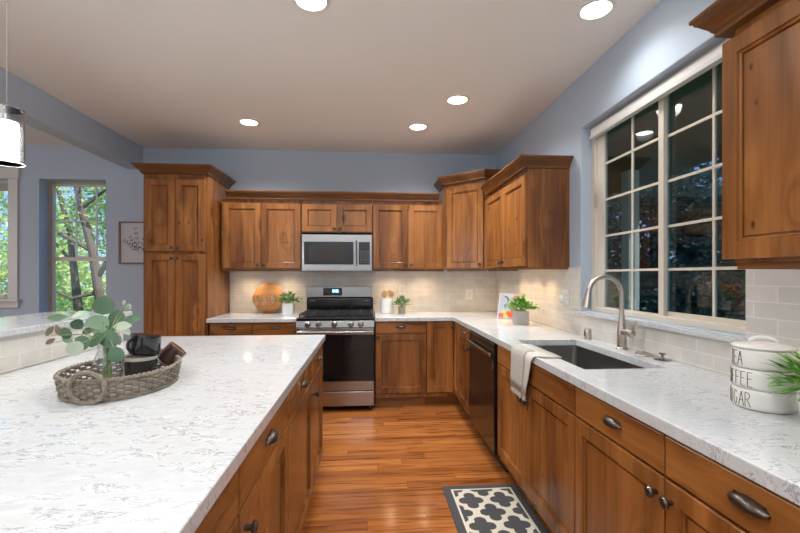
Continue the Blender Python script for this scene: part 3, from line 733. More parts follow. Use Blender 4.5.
for sx in (RX0+.045, RX1-.045): hb.box(sx-.012, sx+.012, RYF-.05, RYF-.002, .775, .795)
tb_(hb, 'handle', 'steel', od, smooth=True)
cp = MB(); V = [(x, y, z) for x in (RX0+.001, RX1-.001) for (y, z) in ((RYF+.029, .826), (RYF-.012, .826), (RYF-.004, .89), (RYF+.029, .892))]
cp.add(V, [(0, 1, 2, 3), (7, 6, 5, 4), (0, 4, 5, 1), (1, 5, 6, 2), (2, 6, 7, 3), (3, 7, 4, 0)]); tb_(cp, 'control_panel', 'steel', bevel=.003)
for kx in (-.592, -.487, -.336, -.176, -.082):
    q = MB().lathe([(.031, 0), (.031, .006), (.024, .009), (.0225, .03), (.019, .034), (0, .035)], n=24, axis='y'); q.box(-.004, .004, .03, .038, -.02, .02)
    q.xf(Matrix.Translation((kx, RYF-.009, .859)) @ Matrix.Scale(-1, 4, (0, 1, 0))); tb_(q, 'knob', 'steel', smooth=True)
tb_(MB().box(RX0, RX1, RYF+.005, WY-.10, .892, .922), 'cooktop', 'black_gloss', bevel=.010, seg=3)
# grates
for (ga, gb) in ((RX0+.02, RX0+.265), (RX0+.275, RX1-.275), (RX1-.265, RX1-.02)):
    g = MB(); y0_, y1_ = RYF+.05, WY-.15; zt = .952
    for xx in (ga, gb-.012): g.box(xx, xx+.012, y0_, y1_, zt-.012, zt)
    for yy in (y0_, (y0_+y1_)/2-.006, y1_-.012): g.box(ga, gb, yy, yy+.012, zt-.0125, zt-.0005)
    for cyy in (y0_+.13, y1_-.13):
        cxx = (ga+gb)/2
        g.box(cxx-.005, cxx+.005, cyy-.11, cyy+.11, zt-.011, zt-.001); g.box(ga, gb, cyy-.005, cyy+.005, zt-.0115, zt-.0015)
    for xx in (ga, gb-.012):
        for yy in (y0_, y1_-.012): g.box(xx, xx+.012, yy, yy+.012, .921, zt-.006)
    tb_(g, 'grate', 'iron', bevel=.0015)
for bx, by in ((RX0+.14, RYF+.18), (RX0+.14, WY-.28), ((RX0+RX1)/2, RYF+.33), (RX1-.14, RYF+.18), (RX1-.14, WY-.28)):
    tb_(MB().lathe([(.05, 0), (.05, .008), (.036, .012), (.034, .02), (0, .021)], c=(bx, by, .9215), n=24), 'burner', 'iron', smooth=True)
tb_(MB().box(RX0+.005, RX1-.005, WY-.10, WY-.02, .90, 1.085), 'backguard', 'black_gloss', bevel=.022, seg=4)
bp_ = tb_(MB().box(RX0+.0, RX1-.02, WY-.085, WY-.016, 1.086, 1.205), 'control_board', 'steel', bevel=.004)
tb_(MB().box(RX0+.19, RX0+.40, WY-.092, WY-.0855, 1.105, 1.19), 'display_panel', 'black_glass', bp_, bevel=.002)
dg = MB()
def seg7(m, ch, x, y, z, w_, h_, th=.004):
    S = {'0': 'abcdef', '1': 'bc', '2': 'abged', '3': 'abgcd', '4': 'fgbc', '5': 'afgcd', '8': 'abcdefg'}[ch]
    B = {'a': (0, w_, h_-th, h_), 'd': (0, w_, 0, th), 'g': (0, w_, h_/2-th/2, h_/2+th/2), 'f': (0, th, h_/2, h_), 'e': (0, th, 0, h_/2), 'b': (w_-th, w_, h_/2, h_), 'c': (w_-th, w_, 0, h_/2)}
    for s_ in S: a, b, c, d = B[s_]; m.box(x+a, x+b, y, y+.001, z+c, z+d)
for i, ch in enumerate('1205'): seg7(dg, ch, RX0+.285+i*.018+(.006 if i > 1 else 0), WY-.0935, 1.142, .013, .028)
tb_(dg, 'clock_digits', 'display', bp_)
mk_ = MB()
for i in range(5): mk_.box(RX0+.05+i*.011, RX0+.058+i*.011, WY-.102, WY-.1, 1.045, 1.052)
for i in range(4): mk_.box(RX1-.10+i*.011, RX1-.092+i*.011, WY-.102, WY-.1, 1.045, 1.051)
tb_(mk_, 'badge_lettering', 'steel')

# ---------------------------------------------------------------- microwave
t = thing('microwave', 'stainless over-the-range microwave under the short upper cabinet', 'microwave', (-.335, 4.37, 1.385))
X0, X1, Z0, Z1, YF = -.698, .034, 1.378, 1.762, 4.375
tb_(MB().box(X0, X1, YF+.02, WY-.014, Z0+.01, Z1-.0), 'body', 'black_steel', t)
tb_(MB().box(X0, X1, YF, YF+.019, Z0, Z1), 'front_frame', 'steel', t, bevel=.004)
xd = X0+.535
md = tb_(MB().box(X0+.022, xd+.0, YF-.008, YF-.0005, Z0+.068, Z1-.078), 'door_glass', 'black_glass', t, bevel=.002)
tb_(MB().box(X0+.075, xd-.06, YF-.0095, YF-.0085, Z0+.10, Z1-.11), 'window_mesh', 'black_steel', md)
hd = MB().tube([(xd+.027, YF-.04, Z0+.055), (xd+.027, YF-.04, Z1-.065)], .011, 12)
for zz in (Z0+.075, Z1-.085): hd.box(xd+.018, xd+.036, YF-.036, YF-.001, zz-.01, zz+.01)
tb_(hd, 'handle', 'steel', t, smooth=True)
kp = tb_(MB().box(xd+.055, X1-.025, YF-.006, YF-.0005, Z0+.068, Z1-.078), 'keypad', 'black_glass', t, bevel=.002)
kk = MB()
for i in range(4):
    for j in range(6): kk.box(xd+.068+i*.027, xd+.080+i*.027, YF-.0068, YF-.0062, Z0+.085+j*.024, Z0+.090+j*.024)
tb_(kk, 'keypad_marks', 'steel_dark', kp)
tb_(MB().box(X0+.02, X1-.02, YF+.03, YF+.20, Z0+.001, Z0+.009), 'vent_grille', 'screen_dark', t)

# ---------------------------------------------------------------- dishwasher
t = thing('dishwasher', 'glossy black dishwasher with bar handle in the right run', 'dishwasher', (FX, 3.08, 0))
Y0, Y1 = 2.722, 3.443
tb_(MB().box(FX+.002, WX-.05, Y0, Y1, .105, .868), 'body', 'iron', t)
tb_(MB().box(FX-.028, FX+.001, Y0+.022, Y1-.004, .115, .865), 'door_panel', 'black_steel', t, bevel=.005)
tb_(MB().box(FX+.05, FX+.07, Y0+.003, Y1-.003, 0, .1045), 'toe_kick', 'iron', t)
tb_(MB().box(FX-.062, FX-.046, Y0+.03, Y1-.03, .775, .80).box(FX-.046, FX-.0285, Y0+.06, Y0+.075, .778, .797).box(FX-.046, FX-.0285, Y1-.075, Y1-.06, .778, .797), 'handle', 'steel', t, bevel=.004)
tb_(MB().box(FX-.0295, FX-.0283, Y0+.035, Y0+.055, .69, .745), 'energy_label', 'steel_dark', t)

# ---------------------------------------------------------------- outlets
def outlet(loc, rz, label, plug=False, w_=.078):
    t = thing('wall_outlet', label, 'outlet', loc, rz)
    MB().box(-w_/2, w_/2, -.006, 0, -.06, .06).build('cover_plate', M['white'], t, bevel=.002)
    n_ = 2 if w_ > .1 else 1
    for k in range(n_):
        cx = 0 if n_ == 1 else (-.025 if k == 0 else .025)
        r_ = MB().box(cx-.0165, cx+.0165, -.009, -.0065, -.033, .033).build('receptacle', M['trim'], t, bevel=.001)
        h_ = MB()
        for zz in (.016, -.016):
            for xx in (-.006, .006): h_.box(cx+xx-.001, cx+xx+.001, -.0096, -.0088, zz-.004, zz+.004)
        h_.build('slots', M['ink'], r_)
    if plug: MB().lathe([(.03, 0), (.031, .012), (.025, .024), (.012, .03), (0, .031)], c=(-.03, 0, -.012), n=24, axis='y').xf(Matrix.Scale(-1, 4, (0, 1, 0))).xf(Matrix.Translation((0, -.009, 0))).build('round_plug', M['white'], t, smooth=True)
    return t
outlet((.38, WY-.0115, 1.165), 0, 'white outlet on backsplash above the small tin-potted plant')
outlet((1.172, WY-.0115, 1.11), 0, 'white outlet on backsplash below the corner cabinet')
outlet((WX-.0115, 3.03, 1.165), RIGHT, 'double white outlet with round plug left of the faucet', True, .116)
outlet((WX-.0115, 1.25, 1.166), RIGHT, 'white outlet at the right edge above the canister')

# ---------------------------------------------------------------- leaves helper
def leaf(m, c, d, nrm, ln, wd, bend=.15, mi=0, rnd=False):
    """one leaf starting at c pointing along d"""
    c = Vector(c); d = Vector(d).normalized(); nrm = Vector(nrm); s_ = d.cross(nrm)
    if s_.length < 1e-4: s_ = d.cross(Vector((0.3, .2, 1)))
    s_.normalize(); up = s_.cross(d)
    n = 6; V = []; F = []
    for i in range(n+1):
        u = i/n; wv = (math.sin(PI*min(1, u*.92+.04))**(.55 if rnd else .9))*wd*.5
        p = c+d*(ln*u)-up*(bend*ln*u*u)
        V += [tuple(p-s_*wv+up*wv*.15), tuple(p), tuple(p+s_*wv+up*wv*.15)]
    for i in range(n):
        a = i*3; F += [(a, a+1, a+4, a+3), (a+1, a+2, a+5, a+4)]
    m.add(V, F, mi)
def bushy(par, c, rad, hgt, n, ln, wd, mat, seed=1, upb=.35, stems=True, name='foliage', face=None):
    rnd = random.Random(seed); m = MB(); st = MB(); c = Vector(c)
    for i in range(n):
        a = rnd.uniform(0, 2*PI); e = rnd.uniform(.0, 1.0)
        tip = c+Vector((math.cos(a)*rad*math.sqrt(e)*rnd.uniform(.4, 1), math.sin(a)*rad*math.sqrt(e)*rnd.uniform(.4, 1), hgt*(1-.6*e)*rnd.uniform(.35, 1)))
        d = (tip-c); d.normalize(); d = d+Vector((rnd.uniform(-.5, .5), rnd.uniform(-.5, .5), rnd.uniform(-.3, .3)+upb))
        leaf(m, tip, d, Vector((rnd.uniform(-.5, .5), rnd.uniform(-.5, .5), 1)), ln*rnd.uniform(.7, 1.2), wd*rnd.uniform(.7, 1.2), rnd.uniform(.1, .5))
        if stems and i % 4 == 0: st.tube([tuple(c), tuple(c.lerp(tip, .5)+Vector((0, 0, .01))), tuple(tip)], .0012, 4)
    o = m.build(name, M[mat], par, world=True, smooth=True)
    if stems: st.build('stems', M['stem'], par, world=True)
    return o

# ---------------------------------------------------------------- things left of the range
t = thing('cutting_board', 'round wooden cutting board leaning on the backsplash left of the range', 'cutting board', (-1.12, 4.70, .9145))
cb = MB().lathe([(0, 0), (.160, 0), (.166, .004), (.166, .014), (.160, .018), (0, .018)], n=48)
cb.xf(Matrix.Translation((-1.12, 4.713, .9145+.166)) @ Matrix.Rotation(R(90-9), 4, 'X')); cb.build('board', M['bread'], t, world=True, smooth=True)
def wineglass(x, y, label):
    t = thing('wine_glass', label, 'wine glass', (x, y, CT1+.0005), 0, 'wine glasses by the cutting board')
    MB().lathe([(.036, 0), (.036, .0015), (.006, .006), (.004, .012), (.0038, .085), (.006, .092), (.028, .108), (.040, .135), (.041, .16), (.034, .205), (.0325, .205), (.0395, .16), (.0385, .136), (.026, .11), (0, .096)], n=28).build('bowl_and_stem', M['glass_clear'], t, smooth=True, ang=60)
    return t
wineglass(-1.215, 4.56, 'clear stemmed wine glass, leftmost of the three by the round board')
wineglass(-1.125, 4.56, 'clear stemmed wine glass, middle of the three by the round board')
wineglass(-1.035, 4.57, 'clear stemmed wine glass closest to the white square pot')
def pot_square(t, c, s_, h, mat):
    x, y, z = c; a = s_/2
    loft(MB(), [L3(rrect(x-a*.93, x+a*.93, y-a*.93, y+a*.93, .01, 3), z), L3(rrect(x-a, x+a, y-a, y+a, .012, 3), z+h), L3(rrect(x-a*.9, x+a*.9, y-a*.9, y+a*.9, .01, 3), z+h), L3(rrect(x-a*.88, x+a*.88, y-a*.88, y+a*.88, .01, 3), z+h-.02)], cap0=True, cap1=False).build('pot', M[mat], t, world=True, smooth=True)
    MB().box(x-a*.87, x+a*.87, y-a*.87, y+a*.87, z+h-.03, z+h-.015).build('soil', M['soil'], t, world=True)
t = thing('potted_plant', 'leafy green plant in a white square pot left of the range', 'potted plant', (-.865, 4.52, CT1))
pot_square(t, (-.865, 4.52, CT1+.0005), .115, .12, 'white_pot'); bushy(t, (-.865, 4.52, CT1+.10), .15, .13, 150, .035, .022, 'leaf_mid', 3)

# right of range: crock with spoons, tin plant
t = thing('utensil_crock', 'white ceramic crock right of the range holding wooden spoons', 'crock', (.20, 4.55, CT1+.0005))
MB().lathe([(0, .003), (.068, 0), (.074, .006), (.075, .11), (.07, .14), (.058, .158), (.057, .168), (.051, .168), (.052, .155), (.062, .13), (.062, .02), (0, .02)], n=36).build('crock_body', M['white_ceramic'], t, smooth=True)
def spoon(x, y, tip, label, rr=.026):
    t = thing('wooden_spoon', label, 'spoon', (x, y, CT1+.03), 0, 'wooden spoons in the crock')
    a = Vector((x, y, CT1+.03)); b = Vector(tip)
    MB().tube([tuple(a), tuple(b)], .0055, 8).build('handle', M['spoon'], t, world=True, smooth=True)
    MB().sphere((0, 0, 0), rr, 16, 8, 1.35, sy=.32).xf(Matrix.Translation(b+Vector((0, 0, .008)))).build('spoon_bowl', M['spoon'], t, world=True, smooth=True)
spoon(.207, 4.565, (.167, 4.555, 1.118), 'left wooden spoon with dark hollow in the white crock', .03)
spoon(.195, 4.54, (.230, 4.545, 1.125), 'right wooden spoon leaning out of the white crock', .028)
spoon(.207, 4.53, (.26, 4.53, 1.118), 'short wooden paddle at the right rim of the white crock', .02)
t = thing('potted_plant', 'small fern-like plant in a round tin pot right of the crock', 'potted plant', (.355, 4.47, CT1))
MB().lathe([(0, 0), (.036, 0), (.043, .08), (.038, .08), (.034, .06), (0, .06)], c=(.355, 4.47, CT1+.0005), n=24).build('pot', M['tin_pot'], t, world=True, smooth=True)
bushy(t, (.355, 4.47, CT1+.075), .115, .11, 150, .032, .014, 'leaf_mid', 5)

# ---------------------------------------------------------------- cookbook and grey pot
t = thing('cookbook', 'cookbook standing tilted behind the grey square pot', 'book', (1.31, 3.86, CT1+.002))
bk = MB().box(-.012, .014, -.12, .12, 0, .235)
T_ = Matrix.Translation((1.31, 3.86, CT1+.004)) @ Matrix.Rotation(R(38), 4, 'Z') @ Matrix.Rotation(R(14), 4, 'Y')
b1 = MB().box(.002, .018, -.1, .1, .002, .243).xf(T_).build('pages', M['book_white'], t, world=True)
MB().box(-.002, .0015, -.103, .103, 0, .246).xf(T_).build('front_cover', M['book_cover'], t, world=True)
MB().box(.0185, .0215, -.103, .103, 0, .246).xf(T_).build('back_cover', M['book_white'], t, world=True)
MB().box(-.002, .0215, .1035, .108, 0, .246).xf(T_).build('spine', M['book_white'], t, world=True)
art = MB()
def blob(m, y, z, a, b, mi, x=-.0030, n=14): m.add([(x, y+a*math.cos(2*PI*k/n), z+b*math.sin(2*PI*k/n)) for k in range(n)]+[(x+.0008, y+a*math.cos(2*PI*k/n), z+b*math.sin(2*PI*k/n)) for k in range(n)], [tuple(range(n))]+[(k, (k+1) % n, n+(k+1) % n, n+k) for k in range(n)], mi)
for (y, z, a, b, mi) in ((.06, .03, .035, .022, 0), (.01, .025, .03, .02, 1), (-.04, .04, .035, .03, 0), (.035, .06, .02, .018, 1), (-.06, .09, .03, .035, 2), (-.07, .2, .03, .03, 2), (-.01, .055, .022, .02, 0)): blob(art, y, z, a, b, mi, -.0030-.0001*len(art.f)/16)
pts = [(-.0042, .035+.03*math.cos(R(a)), .17+.045*math.sin(R(a))) for a in range(60, 300, 20)]; art.tube(pts, .004, 5, mi=3)
art.xf(T_).build('cover_picture', None, t, world=True, mats=[M['red'], M['yellow'], M['skin'], M['ink']])
t = thing('potted_plant', 'bright green plant in a grey square pot in front of the cookbook', 'potted plant', (1.285, 3.42, CT1))
pot_square(t, (1.285, 3.42, CT1+.0005), .112, .115, 'grey_pot'); bushy(t, (1.285, 3.42, CT1+.10), .145, .12, 210, .04, .024, 'leaf_bright', 8)

# ---------------------------------------------------------------- towel over the counter edge
t = thing('dish_towel', 'cream and grey fringed dish towel hanging over the sink counter edge', 'towel', (.86, 2.33, CT1))
def towel(ya, yb, yc, yd, off, zb, mat, nm, xin, rip=.004):
    # from inside the sink rim over the counter, over the edge, down the front
    path = [(xin, CT1+.0035+off), (.88, CT1+.0035+off), (.852, CT1+.003+off), (.842-off, CT1-.004), (.836-off, CT1-.03), (.832-off, .80), (.829-off, .74), (.828-off, zb)]
    n = 16; V = []; F = []
    L_ = len(path)
    for i, (x, z) in enumerate(path):
        u = i/(L_-1)
        for k in range(n+1):
            s_ = k/n; y = (ya+(yb-ya)*s_)*(1-u)+(yc+(yd-yc)*s_)*u
            rp = (rip*math.sin(s_*9+u*2)*u)
            V.append((x-abs(rp)*1.3, y, z+(0 if i > 2 else abs(math.sin(s_*7))*.0015)))
    for i in range(L_-1):
        for k in range(n): a = i*(n+1)+k; F.append((a, a+1, a+n+2, a+n+1))
    o = MB().add(V, F).build(nm, M[mat], t, world=True, smooth=True, ang=80)
    s2 = o.modifiers.new('solid', 'SOLIDIFY'); s2.thickness = .003; s2.offset = 1
    return o
towel(2.0, 2.40, 2.13, 2.345, 0, .692, 'towel', 'cloth', .965)
towel(2.15, 2.37, 2.165, 2.335, .006, .712, 'towel_stripe', 'woven_panel', .885, .002)
fr = MB()
for k in range(26):
    y = 2.132+.0083*k; z = .693; fr.tube([(.826, y, z), (.823+random.uniform(-.004, .004), y+random.uniform(-.004, .004), z-.012), (.823+random.uniform(-.006, .006), y+random.uniform(-.006, .006), z-.028)], .0022, 4)
fr.build('fringe', M['towel'], t, world=True)

# ---------------------------------------------------------------- stacked canister with lettering
cxx, cyy, cr = 1.245, 1.219, .0795
t = thing('stacked_canister', 'three-tier white ceramic canister lettered tea, coffee and sugar', 'canister', (cxx, cyy, CT1+.0005))
TH = .0625
names = ['SUGAR', 'COFFEE', 'TEA']
STROK = {'T': [[(0, 1), (.5, 1)], [(.25, 1), (.25, 0)]], 'E': [[(.4, 1), (0, 1), (0, 0), (.4, 0)], [(0, .55), (.33, .55)]], 'A': [[(0, 0), (.27, 1), (.5, 0)], [(.1, .38), (.42, .38)]],
         'C': [[(.42, .85), (.25, 1), (.05, .75), (0, .45), (.08, .12), (.25, 0), (.42, .12)]], 'O': [[(.22, 1), (.05, .75), (0, .5), (.05, .2), (.22, 0), (.4, .2), (.45, .5), (.4, .75), (.22, 1)]],
         'F': [[(.4, 1), (0, 1), (0, 0)], [(0, .55), (.33, .55)]], 'S': [[(.4, .88), (.22, 1), (.04, .82), (.1, .6), (.33, .42), (.4, .2), (.22, 0), (0, .12)]],
         'U': [[(0, 1), (0, .2), (.15, 0), (.32, .05), (.4, .25), (.4, 1)]], 'G': [[(.42, .85), (.25, 1), (.05, .75), (0, .45), (.08, .12), (.25, 0), (.42, .12), (.42, .45), (.25, .45)]], 'R': [[(0, 0), (0, 1), (.3, .95), (.38, .75), (.28, .55), (0, .5)], [(.15, .5), (.45, 0)]]}
for i, nm in enumerate(names):
    z = i*TH
    tier = MB().lathe([(0, z), (cr-.007, z), (cr-.001, z+.004), (cr, z+.012), (cr, z+TH-.010), (cr-.002, z+TH-.004), (cr-.006, z+TH-.0005), (0, z+TH-.0005)], n=64).build('tier', M['cream_ceramic'], t, smooth=True, ang=50)
    sw = .042; hh = .044; sp = {3: .0165, 5: .0205, 6: .0188}[len(nm)]; wsc = sw*.78
    lt = MB(); tot = sp*(len(nm)-1)+wsc*.45
    for k, ch in enumerate(nm):
        for st in STROK[ch]:
            P3 = []
            for j in range(len(st)-1):
                for q in range(5):
                    u = q/4; px = st[j][0]+(st[j+1][0]-st[j][0])*u; pz = st[j][1]+(st[j+1][1]-st[j][1])*u
                    s_ = -tot/2+k*sp+px*wsc
                    an = PI-.20+s_/cr   # centred on the side facing the aisle
                    P3.append(((cr+.0004)*math.cos(an), (cr+.0004)*math.sin(an), z+.009+pz*hh))
            lt.tube(P3, .0009, 5)
    lt.build('lettering', M['ink'], tier)
z = 3*TH
ld = MB().lathe([(0, z), (cr+.001, z), (cr+.003, z+.005), (cr-.001, z+.011), (cr*.6, z+.018), (0, z+.021)], n=64).build('lid', M['cream_ceramic'], t, smooth=True, ang=50)
hp = [(0, -.032*math.cos(R(a)), z+.017+.015*math.sin(R(a))) for a in range(0, 181, 15)]
MB().tube(hp, .0065, 10).xf(Matrix.Rotation(R(45), 4, 'Z')).build('lid_handle', M['cream_ceramic'], ld, smooth=True)

t = thing('potted_plant', 'spiky green plant at the right edge in front of the canister', 'potted plant', (1.225, 1.03, CT1))
MB().lathe([(0, 0), (.04, 0), (.05, .085), (.044, .085), (.04, .06), (0, .06)], c=(1.225, 1.03, CT1+.0005), n=24).build('pot', M['white_pot'], t, world=True, smooth=True)
rnd = random.Random(4); gm = MB()
for i in range(380):
    a = rnd.uniform(0, 2*PI); e = rnd.uniform(-.15, 1.2); c0 = Vector((1.225, 1.03, CT1+.095)); dv = Vector((math.cos(a)*math.cos(e), math.sin(a)*math.cos(e), math.sin(e)))
    L_ = rnd.uniform(.03, .09); p0 = c0+dv*L_+Vector((0, 0, .01))
    leaf(gm, p0, dv+Vector((rnd.uniform(-.4, .4), rnd.uniform(-.4, .4), rnd.uniform(-.1, .5))), Vector((rnd.uniform(-.4, .4), rnd.uniform(-.4, .4), 1)), rnd.uniform(.035, .05), rnd.uniform(.007, .011), .35)
gm.build('foliage', M['leaf_bright'], t, world=True, smooth=True)

# ---------------------------------------------------------------- rug
t = thing('kitchen_rug', 'charcoal and ivory quatrefoil trellis rug by the sink base', 'rug', (.69, 2.1, .001))
rx0, rx1, ry0, ry1 = .458, .925, 1.80, 2.565; cs = .003
nx_ = int((rx1-rx0)/cs); ny_ = int((ry1-ry0)/cs); V = []; F = []; MI = []
bw = .045; ln_ = .011; PX, PY = .186, .250
for j in range(ny_+1):
    for i in range(nx_+1): V.append((rx0+i*cs, ry0+j*cs, .008))
def rugmat(x, y):
    dx = min(x-rx0, rx1-x); dy = min(y-ry0, ry1-y); d = min(dx, dy)
    if d < bw: return 0
    if d < bw+ln_: return 1
    u = (x-(rx0+rx1)/2); v = (ry1-.175-y)
    best = 1
    for (ou, ov) in ((PX/2, 0), (0, PY/2)):
        a = abs((u-ou+PX/2) % PX-PX/2); b = abs((v-ov+PY/2) % PY-PY/2)
        if math.hypot(a-.040, b) < .033 or math.hypot(a, b-.050) < .034 or (a < .040 and b < .034): best = 0
    return best
for j in range(ny_):
    for i in range(nx_):
        a = j*(nx_+1)+i; F.append((a, a+1, a+nx_+2, a+nx_+1)); MI.append(rugmat(rx0+(i+.5)*cs, ry0+(j+.5)*cs))
m_ = MB(); m_.v = V; m_.f = F; m_.mi = MI
m_.build('patterned_pile', None, t, world=True, mats=[M['rug_dark'], M['rug_light']])
MB().box(rx0, rx0+nx_*cs, ry0, ry0+ny_*cs, .0008, .0078).build('backing', M['rug_dark'], t, world=True)

# ---------------------------------------------------------------- woven tray
bc = Vector((-.925, 1.635, CT1+.0005)); AL, AS = .235, .182; RT = R(6)
t = thing('woven_tray', 'oval grey rattan tray with ring handles on the island', 'tray', tuple(bc))
def ell(a, s=1.0, dr=0): 
    x, y = (AS*s+dr)*math.cos(a), (AL*s+dr)*math.sin(a); return (x*math.cos(RT)-y*math.sin(RT), x*math.sin(RT)+y*math.cos(RT))
wv = MB(); NS = 240; rowsn = 7; hgt = .068; ns = 27
for r_ in range(rowsn):
    z = .008+hgt*r_/(rowsn-1)*.92; sc = .94+.06*(r_/(rowsn-1))
    P3 = []
    for k in range(NS):
        a = 2*PI*k/NS; x, y = ell(a, sc, .0055*math.sin(ns*a+(PI if r_ % 2 else 0))); P3.append((x, y, z+.0008*math.sin(ns*2*a)))
    wv.tube(P3, .0038, 6, closed=True)
wv.build('woven_side', M['rattan'], t, smooth=True)
sk = MB()
for k in range(ns*1):
    a = 2*PI*(k+.0)/ns*1.0; x0_, y0_ = ell(a, .94); x1_, y1_ = ell(a, 1.0); sk.tube([(x0_, y0_, .004), (x1_, y1_, hgt+.002)], .003, 6)
    a += PI/ns; x0_, y0_ = ell(a, .94); x1_, y1_ = ell(a, 1.0); sk.tube([(x0_, y0_, .004), (x1_, y1_, hgt+.002)], .003, 6)
sk.build('stakes', M['rattan'], t, smooth=True)
rm = MB()
for ph in (0, PI):
    rm.tube([(ell(2*PI*k/NS, 1.0, .004*math.cos(40*2*PI*k/NS+ph))[0], ell(2*PI*k/NS, 1.0, .004*math.cos(40*2*PI*k/NS+ph))[1], hgt+.005+.004*math.sin(40*2*PI*k/NS+ph)) for k in range(NS)], .0045, 6, closed=True)
rm.tube([(*ell(2*PI*k/NS, .95), .005) for k in range(NS)], .0055, 6, closed=True)
rm.build('braided_rim', M['rattan'], t, smooth=True)
ft = MB()
for r_ in range(16):
    s_ = .93*(r_+1)/16.5; ft.tube([(*ell(2*PI*k/96, s_), .006+.0012*math.sin(24*2*PI*k/96+r_*PI)) for k in range(96)], .0062, 5, closed=True)
ft.build('woven_base', M['rattan'], t, smooth=True)
for ang in (-PI/2, PI/2):
    ring = MB(); rr_ = .052
    for ph in (0, PI):
        ring.tube([((rr_+.0035*math.cos(26*2*PI*k/156+ph))*math.cos(2*PI*k/156), .0035*math.sin(26*2*PI*k/156+ph), (rr_+.0035*math.cos(26*2*PI*k/156+ph))*math.sin(2*PI*k/156)) for k in range(156)], .0045, 6, closed=True)
    ex_, ey_ = ell(ang, 1.0, .010)
    tilt = 10 if ang > 0 else -8
    ring.xf(Matrix.Translation((ex_, ey_, .055)) @ Matrix.Rotation(RT, 4, 'Z') @ Matrix.Rotation(R(-tilt), 4, 'X')); ring.build('ring_handle', M['rattan'], t, smooth=True)

# mugs
def mug(label, loc, mat, inside, h=.092, r=.044, tilt=None, han=R(-60), group='mugs on the tray', handle=True, band=False):
    t = thing('coffee_mug', label, 'mug', loc, 0, group)
    MB().lathe([(0, .0), (r*.86, 0), (r*.95, .004), (r, .016), (r, h-.012), (r*1.02, h-.004), (r*1.01, h), (r*.95, h-.001)], n=36).build('cup', M[mat], t, smooth=True, ang=60)
    MB().lathe([(r*.955, h-.0012), (r*.93, h-.006), (r*.92, .014), (r*.7, .008), (0, .008)], n=36).build('inner_glaze', M[inside], t, smooth=True)
    if band: MB().lathe([(r*1.012, h-.012), (r*1.035, h-.010), (r*1.035, h+.0005), (r*1.0, h+.001), (r*.93, h-.004)], n=36).build('rim_band', M['mug_inside'], t, smooth=True)
    if handle:
        P3 = [(r*.97*math.cos(han)+.0*1, r*.97*math.sin(han), h*.22)]
        for a in range(-80, 81, 16): q = r+.024*math.cos(R(a)); P3.append((q*math.cos(han), q*math.sin(han), h*.5+h*.30*math.sin(R(a))))
        P3.append((r*.97*math.cos(han), r*.97*math.sin(han), h*.78))
        MB().tube(P3, .0058, 8).build('handle', M[mat], t, smooth=True)
    if tilt: t.rotation_euler = tilt
    return t
bz = CT1+.0135
mug('lower black glazed mug standing in the tray', (-.915, 1.735, bz), 'black_ceramic', 'mug_inside', h=.078, r=.057, han=R(75), band=True)
mug('upper black glazed mug tipped on top of the lower one', (-.912, 1.750, bz+.083), 'black_ceramic', 'mug_inside', h=.080, r=.056, tilt=(R(-5), R(5), 0), han=R(250), handle=True)
mug('dark brown mug leaning over behind the black mugs in the tray', (-.868, 1.83, bz+.036), 'brown_ceramic', 'brown_ceramic', h=.075, r=.042, tilt=(R(-12), R(42), 0), han=R(120))

# vase of eucalyptus
vx, vy = -1.0, 1.66
t = thing('eucalyptus_vase', 'clear glass vase of eucalyptus branches standing in the tray', 'vase', (vx, vy, bz))
MB().lathe([(0, 0), (.044, 0), (.050, .01), (.052, .04), (.040, .09), (.030, .12), (.034, .15), (.032, .15), (.028, .12), (.037, .09), (.048, .04), (.045, .013), (0, .008)], n=32).build('glass_vase', M['glass_clear'], t, smooth=True, ang=60)
f_ = 413.; th = math.atan(31/413.); sn, cs_ = math.sin(th), math.cos(th)
def at(px, py, zc):
    xc = (px-400)/f_*zc; z = 1.33+(275.5-py)/f_*zc; return Vector((xc*cs_+zc*sn, zc*cs_-xc*sn, z))
camp = Vector((0, 0, 1.33))
LV = [ # px, py, radius px, aspect, heading deg (image), material, depth
 (103.5, 305.5, 10.5, 1.0, 60, 'leaf_euc', 1.62), (97, 322, 11.5, .68, 175, 'leaf_euc', 1.60), (117, 318, 9, .9, 80, 'leaf_euc', 1.68), (122, 326, 10.5, .5, 5, 'leaf_euc_pale', 1.62),
 (133, 319, 9, .5, 15, 'leaf_euc', 1.66), (96, 340, 9.5, .9, 200, 'leaf_euc_dark', 1.53), (109, 339, 10, .9, 300, 'leaf_euc_dark', 1.56), (75, 348.5, 8.5, .95, 220, 'leaf_euc_pale', 1.45),
 (82, 343, 9, .9, 210, 'leaf_euc', 1.50), (116, 354.5, 8.5, .9, 290, 'leaf_euc_dark', 1.47), (66, 333.5, 6.5, .75, 110, 'leaf_euc_dark', 1.50), (67.5, 340, 6, .6, 150, 'leaf_euc', 1.5),
 (49.5, 331, 6.5, .5, 60, 'leaf_rust', 1.45), (58, 330.5, 6.5, .45, 110, 'leaf_rust', 1.48), (50, 341.5, 6.5, .42, 30, 'leaf_rust', 1.42), (57, 317.5, 10, .4, 5, 'leaf_euc', 1.58),
 (77, 314.5, 10.5, .35, 25, 'leaf_euc_pale', 1.60), (77, 324.5, 7.5, .8, 40, 'leaf_euc_dark', 1.55), (118.5, 339, 7, .45, 280, 'leaf_euc_pale', 1.62), (128, 307.5, 4.5, .8, 60, 'leaf_euc_pale', 1.72),
 (110, 327, 8, .8, 100, 'leaf_euc', 1.7), (100, 331, 8, .8, 150, 'leaf_euc', 1.66), (126, 331, 6, .6, 330, 'leaf_euc_pale', 1.7), (88, 331, 6, .7, 190, 'leaf_euc_dark', 1.62), (124, 302.5, 3, .6, 70, 'leaf_euc_pale', 1.74)]
top = Vector((vx, vy, bz+.145)); bot = Vector((vx+.01, vy-.01, bz+.012))
